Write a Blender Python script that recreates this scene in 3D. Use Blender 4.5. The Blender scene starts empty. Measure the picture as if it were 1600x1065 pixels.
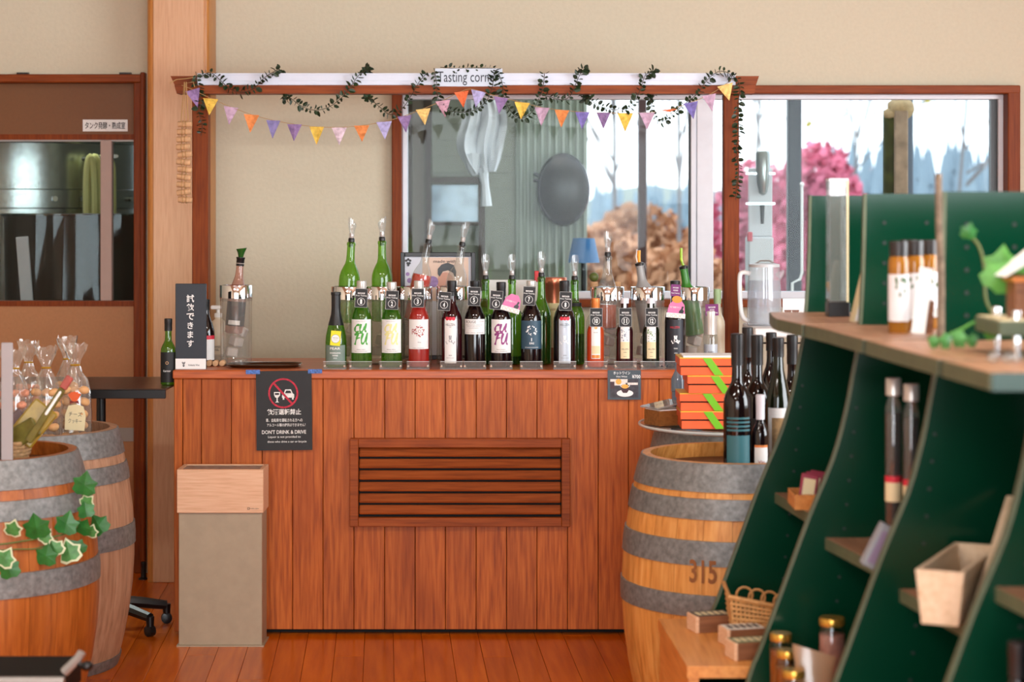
import bpy, bmesh, math, random
from mathutils import Vector, Matrix
R = random.Random(7)
SC = bpy.context.scene
COL = SC.collection

# ---------------------------------------------------------------- camera
FPX = 3111.0          # focal length in pixels of the 1600 px wide frame (70 mm lens)
HZ = 1.59             # camera height
cam_d = bpy.data.cameras.new('camera'); cam = bpy.data.objects.new('camera', cam_d); COL.objects.link(cam)
cam.location = (0, 0, HZ); cam.rotation_euler = (math.pi/2, 0, 0)
cam_d.sensor_width = 36; cam_d.lens = FPX/1600*36
cam_d.shift_y = -(532.5-329)/1600
cam_d.clip_end = 500
cam_d.dof.use_dof = True; cam_d.dof.focus_distance = 7.5; cam_d.dof.aperture_fstop = 2.8
SC.camera = cam
SC.cycles.transparent_max_bounces = 40

# ---------------------------------------------------------------- world, lights, exposure
SC.view_settings.view_transform = 'Standard'; SC.view_settings.look = 'None'
SC.view_settings.gamma = 1; SC.view_settings.use_curve_mapping = False
SC.view_settings.exposure = 0.45
W = bpy.data.worlds.new('overcast_sky'); SC.world = W; W.use_nodes = True
nt = W.node_tree; nt.nodes.clear()
wo = nt.nodes.new('ShaderNodeOutputWorld'); wb = nt.nodes.new('ShaderNodeBackground')
tc = nt.nodes.new('ShaderNodeTexCoord'); no = nt.nodes.new('ShaderNodeTexNoise'); cr = nt.nodes.new('ShaderNodeValToRGB')
no.inputs['Scale'].default_value = 3.0; no.inputs['Detail'].default_value = 4
cr.color_ramp.elements[0].position = .35; cr.color_ramp.elements[0].color = (.70, .83, 1, 1)
cr.color_ramp.elements[1].position = .62; cr.color_ramp.elements[1].color = (.95, .97, 1, 1)
nt.links.new(tc.outputs['Generated'], no.inputs['Vector']); nt.links.new(no.outputs['Fac'], cr.inputs['Fac'])
nt.links.new(cr.outputs['Color'], wb.inputs['Color']); nt.links.new(wb.outputs['Background'], wo.inputs['Surface'])
wb.inputs['Strength'].default_value = 2.3

def area(name, loc, rot, sx, sy, power, col=(1, 1, 1)):
    d = bpy.data.lights.new(name, 'AREA'); d.shape = 'RECTANGLE'; d.size = sx; d.size_y = sy
    d.energy = power; d.color = col
    o = bpy.data.objects.new(name, d); COL.objects.link(o); o.location = loc; o.rotation_euler = rot
    return o
# daylight entering through the shop windows (right wall and the wall behind the camera)
area('daylight_window_rear', (0.6, -1.9, 1.75), (math.radians(90), 0, 0), 4.6, 2.0, 175, (.92, .97, 1))
area('daylight_window_right', (3.85, 3.6, 1.85), (math.radians(90), 0, math.radians(90)), 4.4, 1.9, 195, (.92, .97, 1))
# ceiling luminaires of the shop
for i, (lx, ly) in enumerate(((-1.4, .8), (1.4, .8), (-1.4, 3.5), (1.4, 3.5))):
    area('ceiling_lamp_light', (lx, ly, 3.30), (0, 0, 0), 1.2, .3, 33, (1, .975, .93))

# ---------------------------------------------------------------- helpers
def lin(c):
    return tuple(((v/255)/12.92 if v/255 <= .04045 else ((v/255+.055)/1.055)**2.4) for v in c)
def P(px, py, Y):
    return Vector(((px-800)*Y/FPX, Y, HZ-(py-329)*Y/FPX))
def X(px, Y): return (px-800)*Y/FPX
def Z(py, Y): return HZ-(py-329)*Y/FPX

ORIG = {}
class MB:
    def __init__(s): s.v = []; s.f = []
    def add(s, vs, fs):
        b = len(s.v); s.v += [tuple(v) for v in vs]; s.f += [tuple(i+b for i in f) for f in fs]; return s
    def box(s, x0, x1, y0, y1, z0, z1, M=None):
        vs = [Vector((x, y, z)) for z in (z0, z1) for y in (y0, y1) for x in (x0, x1)]
        if M is not None: vs = [M @ v for v in vs]
        return s.add(vs, [(0, 2, 3, 1), (4, 5, 7, 6), (0, 1, 5, 4), (2, 6, 7, 3), (0, 4, 6, 2), (1, 3, 7, 5)])
    def bbox(s, x0, x1, y0, y1, z0, z1, b, M=None):
        "box with chamfered edges"
        bm = bmesh.new(); r = bmesh.ops.create_cube(bm, size=1)
        for v in bm.verts:
            v.co = Vector(((x0+x1)/2+v.co.x*(x1-x0), (y0+y1)/2+v.co.y*(y1-y0), (z0+z1)/2+v.co.z*(z1-z0)))
        bmesh.ops.bevel(bm, geom=list(bm.edges), offset=b, segments=1, affect='EDGES', profile=.5)
        bm.verts.index_update()
        vs = [(M @ v.co if M is not None else v.co.copy()) for v in bm.verts]
        s.add(vs, [[v.index for v in f.verts] for f in bm.faces]); bm.free(); return s
    def lathe(s, prof, seg=24, c=(0, 0, 0), M=None, cap0=True, cap1=True):
        vs = []; fs = []
        for r, z in prof:
            for i in range(seg):
                a = 2*math.pi*i/seg; v = Vector((c[0]+r*math.cos(a), c[1]+r*math.sin(a), c[2]+z))
                vs.append(M @ v if M is not None else v)
        n = len(prof)
        for j in range(n-1):
            for i in range(seg):
                k = (i+1) % seg; fs.append((j*seg+i, j*seg+k, (j+1)*seg+k, (j+1)*seg+i))
        if cap0: fs.append(tuple(range(seg-1, -1, -1)))
        if cap1: fs.append(tuple((n-1)*seg+i for i in range(seg)))
        return s.add(vs, fs)
    def tube(s, pts, r, seg=6, closed=False, caps=True):
        pts = [Vector(p) for p in pts]; n = len(pts); vs = []; fs = []
        rr = r if isinstance(r, (list, tuple)) else [r]*n
        up = None
        for i, p in enumerate(pts):
            if closed: t = pts[(i+1) % n]-pts[i-1]
            else: t = pts[min(i+1, n-1)]-pts[max(i-1, 0)]
            t.normalize()
            if up is None: up = Vector((0, 0, 1)) if abs(t.z) < .9 else Vector((1, 0, 0))
            a = t.cross(up)
            if a.length < 1e-6: a = t.orthogonal()
            a.normalize(); b = a.cross(t); up = b
            for k in range(seg):
                g = 2*math.pi*k/seg; vs.append(p+(a*math.cos(g)+b*math.sin(g))*rr[i])
        for j in range(n if closed else n-1):
            q = (j+1) % n
            for k in range(seg):
                l = (k+1) % seg; fs.append((j*seg+k, j*seg+l, q*seg+l, q*seg+k))
        if caps and not closed:
            fs.append(tuple(range(seg-1, -1, -1))); fs.append(tuple((n-1)*seg+k for k in range(seg)))
        return s.add(vs, fs)
    def prism(s, poly, d0, d1, f):
        "poly of (u,v), extruded from d0 to d1; f(u,v,d) -> point"
        n = len(poly)
        vs = [f(u, v, d0) for u, v in poly]+[f(u, v, d1) for u, v in poly]
        fs = [tuple(range(n)), tuple(range(2*n-1, n-1, -1))]
        for i in range(n):
            k = (i+1) % n; fs.append((k, i, n+i, n+k))
        return s.add(vs, fs)
    def ico(s, c, r, sub=2, sc=(1, 1, 1), jit=0, M=None):
        bm = bmesh.new(); bmesh.ops.create_icosphere(bm, subdivisions=sub, radius=1)
        vs = []
        for v in bm.verts:
            q = v.co*(1+R.uniform(-jit, jit)); q = Vector((q.x*sc[0], q.y*sc[1], q.z*sc[2]))*r
            if M is not None: q = M @ q
            vs.append(q+Vector(c))
        bm.verts.index_update()
        s.add(vs, [[v.index for v in f.verts] for f in bm.faces]); bm.free(); return s
    def build(s, name, mat, parent=None, smooth=False, origin=None, flip=False):
        me = bpy.data.meshes.new(name)
        o = bpy.data.objects.new(name, me); COL.objects.link(o)
        if parent is not None:
            og = ORIG.get(parent.name, Vector((0, 0, 0))); o.parent = parent
        else:
            og = Vector(origin) if origin is not None else Vector((0, 0, 0)); o.location = og
        ORIG[o.name] = og
        me.from_pydata([(v[0]-og[0], v[1]-og[1], v[2]-og[2]) for v in s.v], [], s.f)
        bm = bmesh.new(); bm.from_mesh(me); bmesh.ops.recalc_face_normals(bm, faces=bm.faces); bm.to_mesh(me); bm.free()
        if smooth:
            for p in me.polygons: p.use_smooth = True
            if smooth != 2:
                me.set_sharp_from_angle(angle=math.radians(38))
        me.materials.append(mat); me.update()
        return o
def tag(o, label=None, cat=None, group=None, kind=None):
    if label: o['label'] = label
    if cat: o['category'] = cat
    if group: o['group'] = group
    if kind: o['kind'] = kind
    return o
def thing(name, label, cat, loc=(0, 0, 0), group=None):
    o = bpy.data.objects.new(name, None); COL.objects.link(o); o.location = loc; o.empty_display_size = .1
    ORIG[o.name] = Vector(loc)
    return tag(o, label, cat, group)
def copy_tree(o, loc=None, rz=None, label=None, parent=None):
    c = o.copy(); COL.objects.link(c)
    if parent is not None: c.parent = parent
    if loc is not None: c.location = loc
    if rz is not None: c.rotation_euler = (0, 0, rz)
    if label: c['label'] = label
    for ch in list(o.children): copy_tree(ch, parent=c)
    ORIG[c.name] = ORIG.get(o.name, Vector((0, 0, 0)))
    return c
def box(name, mat, parent, x0, x1, y0, y1, z0, z1, b=0, M=None):
    m = MB()
    if b: m.bbox(x0, x1, y0, y1, z0, z1, b, M)
    else: m.box(x0, x1, y0, y1, z0, z1, M)
    return m.build(name, mat, parent)
def T(x, y, z, rz=0, rx=0, ry=0):
    return Matrix.Translation((x, y, z)) @ Matrix.Rotation(rz, 4, 'Z') @ Matrix.Rotation(rx, 4, 'X') @ Matrix.Rotation(ry, 4, 'Y')

# text -> triangles, centred on the origin in the (u,v) plane
_tx = {}
def text_geo(s, w=None, h=None, bold=0.0, vertical=False):
    key = (s, bold, vertical)
    if key not in _tx:
        cu = bpy.data.curves.new('t', 'FONT'); cu.body = '\n'.join(s) if vertical else s
        cu.size = 1; cu.align_x = 'CENTER'; cu.resolution_u = 3; cu.offset = bold
        if vertical: cu.space_line = 1.05
        ob = bpy.data.objects.new('t', cu)
        me = bpy.data.meshes.new_from_object(ob)
        vs = [(v.co.x, v.co.y) for v in me.vertices]; fs = [tuple(p.vertices) for p in me.polygons]
        bpy.data.objects.remove(ob); bpy.data.meshes.remove(me); bpy.data.curves.remove(cu)
        _tx[key] = (vs, fs)
    vs, fs = _tx[key]
    if not vs: return [], []
    x0 = min(v[0] for v in vs); x1 = max(v[0] for v in vs); y0 = min(v[1] for v in vs); y1 = max(v[1] for v in vs)
    sx = w/(x1-x0) if w else None; sy = h/(y1-y0) if h else None
    if sx is None: sx = sy
    if sy is None: sy = sx
    return [((v[0]-(x0+x1)/2)*sx, (v[1]-(y0+y1)/2)*sy) for v in vs], fs
def stroke_geo(pts, w):
    "a ribbon along 2-D points"
    vs = []; fs = []; n = len(pts)
    ww = w if isinstance(w, (list, tuple)) else [w]*n
    for i, p in enumerate(pts):
        a = pts[max(i-1, 0)]; b = pts[min(i+1, n-1)]
        dx, dy = b[0]-a[0], b[1]-a[1]; l = math.hypot(dx, dy) or 1
        nx, ny = -dy/l*ww[i]/2, dx/l*ww[i]/2
        vs += [(p[0]+nx, p[1]+ny), (p[0]-nx, p[1]-ny)]
    for i in range(n-1): fs.append((2*i, 2*i+1, 2*i+3, 2*i+2))
    return vs, fs
def smooth_pts(pts, n=4):
    out = []
    for i in range(len(pts)-1):
        p0 = pts[max(i-1, 0)]; p1 = pts[i]; p2 = pts[i+1]; p3 = pts[min(i+2, len(pts)-1)]
        for k in range(n):
            t = k/n
            out.append(tuple(.5*((2*b)+(-a+c)*t+(2*a-5*b+4*c-d)*t*t+(-a+3*b-3*c+d)*t**3) for a, b, c, d in zip(p0, p1, p2, p3)))
    out.append(tuple(pts[-1])); return out
def disc_geo(cx, cy, r, n=16, rin=0):
    if rin:
        vs = [(cx+q*math.cos(2*math.pi*i/n), cy+q*math.sin(2*math.pi*i/n)) for q in (r, rin) for i in range(n)]
        return vs, [(i, (i+1) % n, n+(i+1) % n, n+i) for i in range(n)]
    return [(cx+r*math.cos(2*math.pi*i/n), cy+r*math.sin(2*math.pi*i/n)) for i in range(n)], [tuple(range(n))]
def shift(g, du, dv): return [(u+du, v+dv) for u, v in g[0]], g[1]
def rect_geo(u0, u1, v0, v1): return [(u0, v0), (u1, v0), (u1, v1), (u0, v1)], [(0, 1, 2, 3)]
def put(mb, g, f): mb.add([f(u, v) for u, v in g[0]], g[1])

# ---------------------------------------------------------------- materials
def nm(name):
    m = bpy.data.materials.new(name); m.use_nodes = True
    n = m.node_tree.nodes; return m, n, m.node_tree.links, n['Principled BSDF']
def mat(name, col, rough=.5, metal=0, spec=.5, var=0, scale=30, bump=0, emit=0, coat=0):
    m, n, l, b = nm(name); c = lin(col)
    b.inputs['Base Color'].default_value = (*c, 1); b.inputs['Roughness'].default_value = rough
    b.inputs['Metallic'].default_value = metal; b.inputs['Specular IOR Level'].default_value = spec
    b.inputs['Coat Weight'].default_value = coat; b.inputs['Coat Roughness'].default_value = .1
    if emit:
        b.inputs['Emission Color'].default_value = (*c, 1); b.inputs['Emission Strength'].default_value = emit
    t = n.new('ShaderNodeTexCoord'); z = n.new('ShaderNodeTexNoise'); z.inputs['Scale'].default_value = scale
    z.inputs['Detail'].default_value = 4; l.new(t.outputs['Object'], z.inputs['Vector'])
    r = n.new('ShaderNodeValToRGB'); k = max(var, .02)
    r.color_ramp.elements[0].position = .3; r.color_ramp.elements[1].position = .7
    r.color_ramp.elements[0].color = (*[v*(1-k) for v in c], 1); r.color_ramp.elements[1].color = (*[min(1, v*(1+k)) for v in c], 1)
    l.new(z.outputs['Fac'], r.inputs['Fac']); l.new(r.outputs['Color'], b.inputs['Base Color'])
    if bump:
        u = n.new('ShaderNodeBump'); u.inputs['Strength'].default_value = bump; u.inputs['Distance'].default_value = .004
        l.new(z.outputs['Fac'], u.inputs['Height']); l.new(u.outputs['Normal'], b.inputs['Normal'])
    return m
def wood(name, dark, mid, light, axis='Z', rough=.4, grain=40, var=.25, ring=.5, coat=0, bump=.15, stain=0, spec=.5):
    m, n, l, b = nm(name)
    b.inputs['Roughness'].default_value = rough; b.inputs['Coat Weight'].default_value = coat; b.inputs['Coat Roughness'].default_value = .12
    b.inputs['Specular IOR Level'].default_value = spec
    t = n.new('ShaderNodeTexCoord'); oi = n.new('ShaderNodeObjectInfo')
    mp = n.new('ShaderNodeMapping'); sc = [1, 1, 1]; sc['XYZ'.index(axis)] = .06
    mp.inputs['Scale'].default_value = sc
    ad = n.new('ShaderNodeVectorMath'); ad.operation = 'ADD'
    rv = n.new('ShaderNodeVectorMath'); rv.operation = 'SCALE'; rv.inputs[0].default_value = (13.1, 7.7, 17.3)
    l.new(oi.outputs['Random'], rv.inputs['Scale']); l.new(t.outputs['Object'], ad.inputs[0]); l.new(rv.outputs[0], ad.inputs[1])
    l.new(ad.outputs[0], mp.inputs['Vector'])
    n1 = n.new('ShaderNodeTexNoise'); n1.inputs['Scale'].default_value = grain*3; n1.inputs['Detail'].default_value = 5
    n2 = n.new('ShaderNodeTexNoise'); n2.inputs['Scale'].default_value = grain*.22; n2.inputs['Detail'].default_value = 3
    l.new(mp.outputs[0], n1.inputs['Vector']); l.new(mp.outputs[0], n2.inputs['Vector'])
    # cathedral rings: sine of the slow noise
    mu = n.new('ShaderNodeMath'); mu.operation = 'MULTIPLY'; mu.inputs[1].default_value = 70; l.new(n2.outputs['Fac'], mu.inputs[0])
    sn = n.new('ShaderNodeMath'); sn.operation = 'SINE'; l.new(mu.outputs[0], sn.inputs[0])
    ma = n.new('ShaderNodeMath'); ma.operation = 'MULTIPLY_ADD'; ma.inputs[1].default_value = .05*ring; l.new(sn.outputs[0], ma.inputs[0]); l.new(n1.outputs['Fac'], ma.inputs[2])
    r = n.new('ShaderNodeValToRGB'); e = r.color_ramp.elements
    e[0].position = .22; e[0].color = (*lin(dark), 1); e[1].position = .78; e[1].color = (*lin(light), 1)
    q = e.new(.5); q.color = (*lin(mid), 1)
    l.new(ma.outputs[0], r.inputs['Fac'])
    hs = n.new('ShaderNodeHueSaturation')
    vr = n.new('ShaderNodeMapRange'); vr.inputs['To Min'].default_value = 1-var; vr.inputs['To Max'].default_value = 1+var
    l.new(oi.outputs['Random'], vr.inputs['Value']); l.new(vr.outputs[0], hs.inputs['Value']); l.new(r.outputs['Color'], hs.inputs['Color'])
    out = hs.outputs['Color']
    if stain:
        n3 = n.new('ShaderNodeTexNoise'); n3.inputs['Scale'].default_value = 4.5; n3.inputs['Detail'].default_value = 3
        mp2 = n.new('ShaderNodeMapping'); s2 = [1, 1, 1]; s2['XYZ'.index(axis)] = .35; mp2.inputs['Scale'].default_value = s2
        l.new(ad.outputs[0], mp2.inputs['Vector']); l.new(mp2.outputs[0], n3.inputs['Vector'])
        r3 = n.new('ShaderNodeValToRGB'); r3.color_ramp.elements[0].position = .50; r3.color_ramp.elements[1].position = .74
        l.new(n3.outputs['Fac'], r3.inputs['Fac'])
        mx = n.new('ShaderNodeMix'); mx.data_type = 'RGBA'; mx.inputs[7].default_value = (*lin(dark), 1)
        sm = n.new('ShaderNodeMath'); sm.operation = 'MULTIPLY'; sm.inputs[1].default_value = stain
        l.new(r3.outputs['Color'], sm.inputs[0]); l.new(sm.outputs[0], mx.inputs[0]); l.new(out, mx.inputs[6]); out = mx.outputs[2]
    l.new(out, b.inputs['Base Color'])
    u = n.new('ShaderNodeBump'); u.inputs['Strength'].default_value = bump; u.inputs['Distance'].default_value = .002
    l.new(n1.outputs['Fac'], u.inputs['Height']); l.new(u.outputs['Normal'], b.inputs['Normal'])
    return m
def thin_glass(name, col, refl=1.0, body=0, bodycol=None, rough=.02, ior=1.45):
    "one wall of a clear vessel or pane: tinted see-through plus a fresnel reflection"
    m, n, l, b = nm(name); n.remove(b); out = n['Material Output']
    tr = n.new('ShaderNodeBsdfTransparent'); tr.inputs['Color'].default_value = (*lin(col), 1)
    gl = n.new('ShaderNodeBsdfGlossy'); gl.inputs['Roughness'].default_value = rough
    fr = n.new('ShaderNodeLayerWeight'); fr.inputs['Blend'].default_value = .5
    pw_ = n.new('ShaderNodeMath'); pw_.operation = 'POWER'; pw_.inputs[1].default_value = 5; l.new(fr.outputs['Facing'], pw_.inputs[0])
    mu = n.new('ShaderNodeMath'); mu.operation = 'MULTIPLY_ADD'; mu.inputs[1].default_value = min(.9, .85*refl); mu.inputs[2].default_value = .045*refl; l.new(pw_.outputs[0], mu.inputs[0])
    base = tr.outputs[0]
    if body:
        df = n.new('ShaderNodeBsdfPrincipled'); df.inputs['Base Color'].default_value = (*lin(bodycol or col), 1); df.inputs['Roughness'].default_value = .4
        m2 = n.new('ShaderNodeMixShader'); m2.inputs[0].default_value = body
        l.new(tr.outputs[0], m2.inputs[1]); l.new(df.outputs[0], m2.inputs[2]); base = m2.outputs[0]
    mx = n.new('ShaderNodeMixShader'); l.new(mu.outputs[0], mx.inputs[0]); l.new(base, mx.inputs[1]); l.new(gl.outputs[0], mx.inputs[2])
    l.new(mx.outputs[0], out.inputs['Surface'])
    return m

M_plaster = mat('beige_plaster', (205, 197, 174), .85, var=.025, scale=60, bump=.35)
M_ceil = wood('ceiling_boards', (120, 88, 58), (146, 110, 76), (160, 124, 90), 'Y', .6, 30, .05, .4)
M_counter = wood('counter_cedar', (132, 56, 14), (174, 87, 27), (196, 107, 42), 'Z', .42, 36, .10, 1.0, stain=.6, bump=.08, spec=.3)
M_counter_h = wood('counter_cedar_flat', (140, 62, 22), (176, 84, 34), (194, 102, 46), 'X', .35, 36, .05, .6, stain=.3, bump=.06)
M_vent = wood('vent_cedar', (108, 46, 10), (142, 66, 18), (158, 80, 28), 'X', .5, 36, .06, .4, bump=.06, spec=.25)
M_red = wood('red_brown_frame', (100, 40, 2), (122, 52, 5), (136, 64, 12), 'Z', .5, 40, .04, .4, spec=.22)
M_redh = wood('red_brown_frame_flat', (106, 44, 4), (130, 58, 9), (146, 70, 18), 'X', .5, 40, .04, .4, spec=.25)
M_pillar = wood('pillar_wood', (198, 150, 112), (209, 162, 124), (215, 170, 133), 'Z', .45, 60, .02, .35)
M_pillar2 = wood('pillar_corner_wood', (160, 98, 40), (186, 120, 52), (200, 136, 66), 'Z', .35, 60, .02, .35)
M_floor = wood('floor_board', (184, 84, 1), (200, 96, 2), (212, 108, 6), 'Y', .2, 16, .09, 2.6, coat=0, bump=.005, spec=.3)
M_dark = mat('black_void', (14, 12, 11), .8)
M_black = mat('black_satin', (16, 16, 18), .35, var=.1)
M_blackcard = mat('black_card', (22, 23, 25), .55, var=.25, scale=25)
M_white = mat('white_print', (238, 238, 236), .6)
M_whitealu = mat('white_aluminium', (226, 230, 238), .3, metal=.0)
M_greyalu = mat('grey_aluminium', (150, 146, 142), .4, metal=.3)
M_chrome = mat('chrome', (225, 225, 228), .06, metal=1)
M_steel = mat('brushed_steel', (150, 155, 152), .25, metal=1, var=.1)
M_pane = thin_glass('window_glass', (244, 248, 248), .17)
M_acryl = thin_glass('clear_acrylic', (246, 246, 245), 1.0, body=.05, bodycol=(235, 235, 235))
M_acryl2 = thin_glass('cooler_acrylic', (248, 246, 243), 1.1, body=.07, bodycol=(235, 230, 224))
# ================================================================ THE SETTING
YW = 8.75
def struct(name, mb, m, parent=None, **k):
    o = mb.build(name, m, parent, **k)
    if parent is None: o['kind'] = 'structure'
    return o
# floor slab and boards (boards run 3.7 degrees off the counter's normal)
fl = struct('floor', MB().box(-4, 4, -2.2, YW+.2, -.12, -.014), M_floor)
tag(fl, 'glossy orange wooden board floor', None)
fa = math.radians(3.68); pw = .106; L = 1.85
pb = MB().bbox(-pw/2+.0006, pw/2-.0006, -L/2+.0006, L/2-.0006, -.014, 0, .0012)
first = None
for i in range(-24, 17):
    off = (i*.73) % L
    for j in range(0, 4):
        yy = 3.6+off+j*L-L
        if yy > 8.75-L/2+.1 and yy > 8.75+L/2: continue
        cx, cy = i*pw, yy
        x = cx*math.cos(fa)-cy*math.sin(fa)+.30; y = cx*math.sin(fa)+cy*math.cos(fa)
        if y+L/2 < 4.2 or y-L/2 > 8.85: continue
        if first is None:
            first = pb.build('floor_board', M_floor, fl); q = first
        else:
            q = first.copy(); COL.objects.link(q)
        q.location = (x, y, 0); q.rotation_euler = (0, 0, fa)
# back wall with the doorway on the left and the long window on the right
xd = X(224, YW); xw0 = X(614, YW); xw1 = X(1590, YW); zt = Z(135, YW); zs = Z(468, YW); zd = Z(118, YW)
wb_ = MB()
wb_.box(-4, xd, YW, YW+.14, zd, 3.4).box(xd, xw0, YW, YW+.14, 0, 3.4).box(xw0, xw1, YW, YW+.14, zt, 3.4).box(xw0, xw1, YW, YW+.14, 0, zs).box(xw1, 4, YW, YW+.14, 0, 3.4)
o = struct('wall_back', wb_, M_plaster); tag(o, 'beige plaster wall behind the tasting counter')
o = struct('wall_left', MB().box(-4.1, -4, -2.2, YW+.14, 0, 3.4), M_plaster)
o = struct('wall_right', MB().box(4, 4.1, -2.2, 1.2, 0, 3.4).box(4, 4.1, 6, YW+.14, 0, 3.4).box(4, 4.1, 1.2, 6, 0, .8).box(4, 4.1, 1.2, 6, 2.9, 3.4), M_plaster)
o = struct('wall_front', MB().box(-4, -2.0, -2.3, -2.2, 0, 3.4).box(3.2, 4, -2.3, -2.2, 0, 3.4).box(-2, 3.2, -2.3, -2.2, 0, .6).box(-2, 3.2, -2.3, -2.2, 2.9, 3.4), M_plaster)
o = struct('ceiling', MB().box(-4.1, 4.1, -2.3, YW+.14, 3.4, 3.5), M_ceil)
M_lamp = mat('lamp_diffuser', (255, 244, 225), .5, emit=3)
for i, (lx, ly) in enumerate(((-1.4, .8), (1.4, .8), (-1.4, 3.5), (1.4, 3.5))):
    t = thing('ceiling_lamp', ['long white ceiling lamp nearest the left wall, front row', 'long white ceiling lamp on the right, front row', 'long white ceiling lamp on the left, nearer the barrels', 'long white ceiling lamp nearest the green shelf'][i], 'lamp', (lx, ly, 3.4), 'ceiling lamps')
    box('housing', M_whitealu, t, lx-.63, lx+.63, ly-.17, ly+.17, 3.35, 3.4, .01)
    box('diffuser', M_lamp, t, lx-.6, lx+.6, ly-.15, ly+.15, 3.335, 3.35)
# window: wood casing, white aluminium sashes, panes
w1 = thing('window_1', 'long window with red-brown casing and white aluminium sashes', 'window'); del w1['category']; w1['kind'] = 'structure'
t14 = .040
box('casing_left', M_red, w1, xw0-.002, xw0+t14, YW-.05, YW+.13, zs, zt, .004)
box('casing_right', M_red, w1, xw1-.055, xw1, YW-.05, YW+.13, zs, zt, .004)
box('casing_top', M_redh, w1, xw0, xw1, YW-.052, YW+.13, zt-.034, zt+.002, .004)
box('casing_sill', M_redh, w1, xw0, xw1, YW-.06, YW+.13, zs-.03, zs+.004, .004)
ya, yb = YW+.05, YW+.11
gx0 = xw0+t14; gx1 = xw1-.055; gt = zt-.034; gb = zs+.004
box('sash_rail', M_whitealu, w1, gx0, gx1, ya-.02, yb, gt-.020, gt, .002)
box('sash_rail', M_whitealu, w1, gx0, gx1, ya-.02, yb, gb, gb+.03, .002)
box('sash_stile', M_whitealu, w1, gx0, gx0+.022, ya-.02, yb, gb+.03, gt-.02, .002)
box('sash_stile', M_whitealu, w1, gx1-.022, gx1, ya-.02, yb, gb+.03, gt-.02, .002)
xm0, xm1 = X(1084, ya), X(1118, ya)
box('sash_stile', M_black, w1, gx1-.050, gx1-.023, ya, yb-.02, gb+.03, gt-.02)
box('sash_gasket', M_black, w1, X(1076, ya), X(1079, ya), ya, ya+.02, gb+.03, gt-.02)
box('sash_stile', M_whitealu, w1, X(1079, ya), X(1087, ya), ya-.018, ya+.02, gb+.03, gt-.02, .002)
box('sash_stile', M_whitealu, w1, X(1088, ya), X(1114, ya), ya-.022, ya+.02, gb+.03, gt-.02, .003)
box('pane', M_pane, w1, gx0+.022, X(1079, ya), ya+.006, ya+.011, gb+.03, gt-.02)
box('pane', M_pane, w1, X(1112, yb), gx1-.022, yb-.03, yb-.025, gb+.03, gt-.02)

# sliding door with a window into the tank room
M_door = mat('tan_door_panel', (174, 120, 76), .55, var=.04, scale=80)
M_door_shaded = mat('tan_door_panel_shaded', (116, 72, 34), .55, var=.04, scale=80)  # darker tan for the upper panel, lintel shade put into the colour
d1 = thing('door_1', 'tan sliding door with a glazed upper half', 'door'); del d1['category']; d1['kind'] = 'structure'
YD = YW+.06
zdw1, zdw0 = Z(214, YD), Z(474, YD)
box('upper_panel', M_door_shaded, d1, -3.99, X(211, YD), YD, YD+.04, zdw1, zd-.03, .002)
box('lower_panel', M_door, d1, -3.99, X(211, YD), YD, YD+.04, .01, zdw0, .002)
box('window_rail', M_red, d1, -3.99, X(211, YD), YD-.006, YD+.045, zdw1-.012, zdw1+.012)
box('window_rail', M_red, d1, -3.99, X(211, YD), YD-.006, YD+.045, zdw0-.012, zdw0+.012)
box('mullion', mat('pinkish_grey_mullion', (176, 152, 142), .4), d1, X(157, YD), X(175, YD), YD-.004, YD+.04, zdw0+.012, zdw1-.012, .003)
box('window_edge', M_greyalu, d1, -3.99, X(211, YD), YD-.002, YD+.03, zdw1-.02, zdw1-.012)
box('pane', M_pane, d1, -3.99, X(157, YD), YD+.015, YD+.02, zdw0+.012, zdw1-.02)
box('pane', M_pane, d1, X(175, YD), X(211, YD), YD+.015, YD+.02, zdw0+.012, zdw1-.02)
box('kick_plate', M_greyalu, d1, -3.99, X(211, YD), YD-.006, YD, Z(689, YD), Z(668, YD))
t1 = thing('trim_1', 'red-brown frame around the sliding door', 'frame'); del t1['category']; t1['kind'] = 'structure'
box('lintel', M_redh, t1, -3.99, X(222, YW), YW-.03, YW+.06, zd-.032, zd+.004, .004)
box('jamb', M_red, t1, X(210, YW), X(221, YW-.01), YW-.02, YW+.12, 0, zd-.03, .004)
box('jamb_stop', M_red, t1, X(221, YW)+.002, X(229, YW), YW-.045, YW+.02, 0, zd+.012, .004)
for px in (37, 197):
    box('lintel_bracket', M_black, t1, X(px-9, YW), X(px+9, YW), YW-.025, YW, zd+.004, zd+.012)
s = MB().lathe([(.022, 0), (.022, .004), (.012, .008), (.010, .05), (.012, .055), (.012, .075)], 14, (X(224, 8.6), 8.60, 0)).build('door_stop', M_black, None, True, (X(224, 8.6), 8.60, 0))
tag(s, 'small black and steel door stop on the floor by the pillar', 'door stop')
# sign on the door
zs0 = thing('door_sign', 'white door sign with black Japanese lettering', 'sign', P(164.5, 196, YD-.003))
c = P(164.5, 196, YD-.003)
box('plate', M_white, zs0, c.x-.099, c.x+.099, YD-.006, YD-.001, c.z-.026, c.z+.026)
mb = MB(); put(mb, text_geo('タンク発酵・熟成室', w=.178, h=.032, bold=.012), lambda u, v: (c.x+u, YD-.0075, c.z+v)); mb.build('lettering', M_black, zs0)

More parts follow.
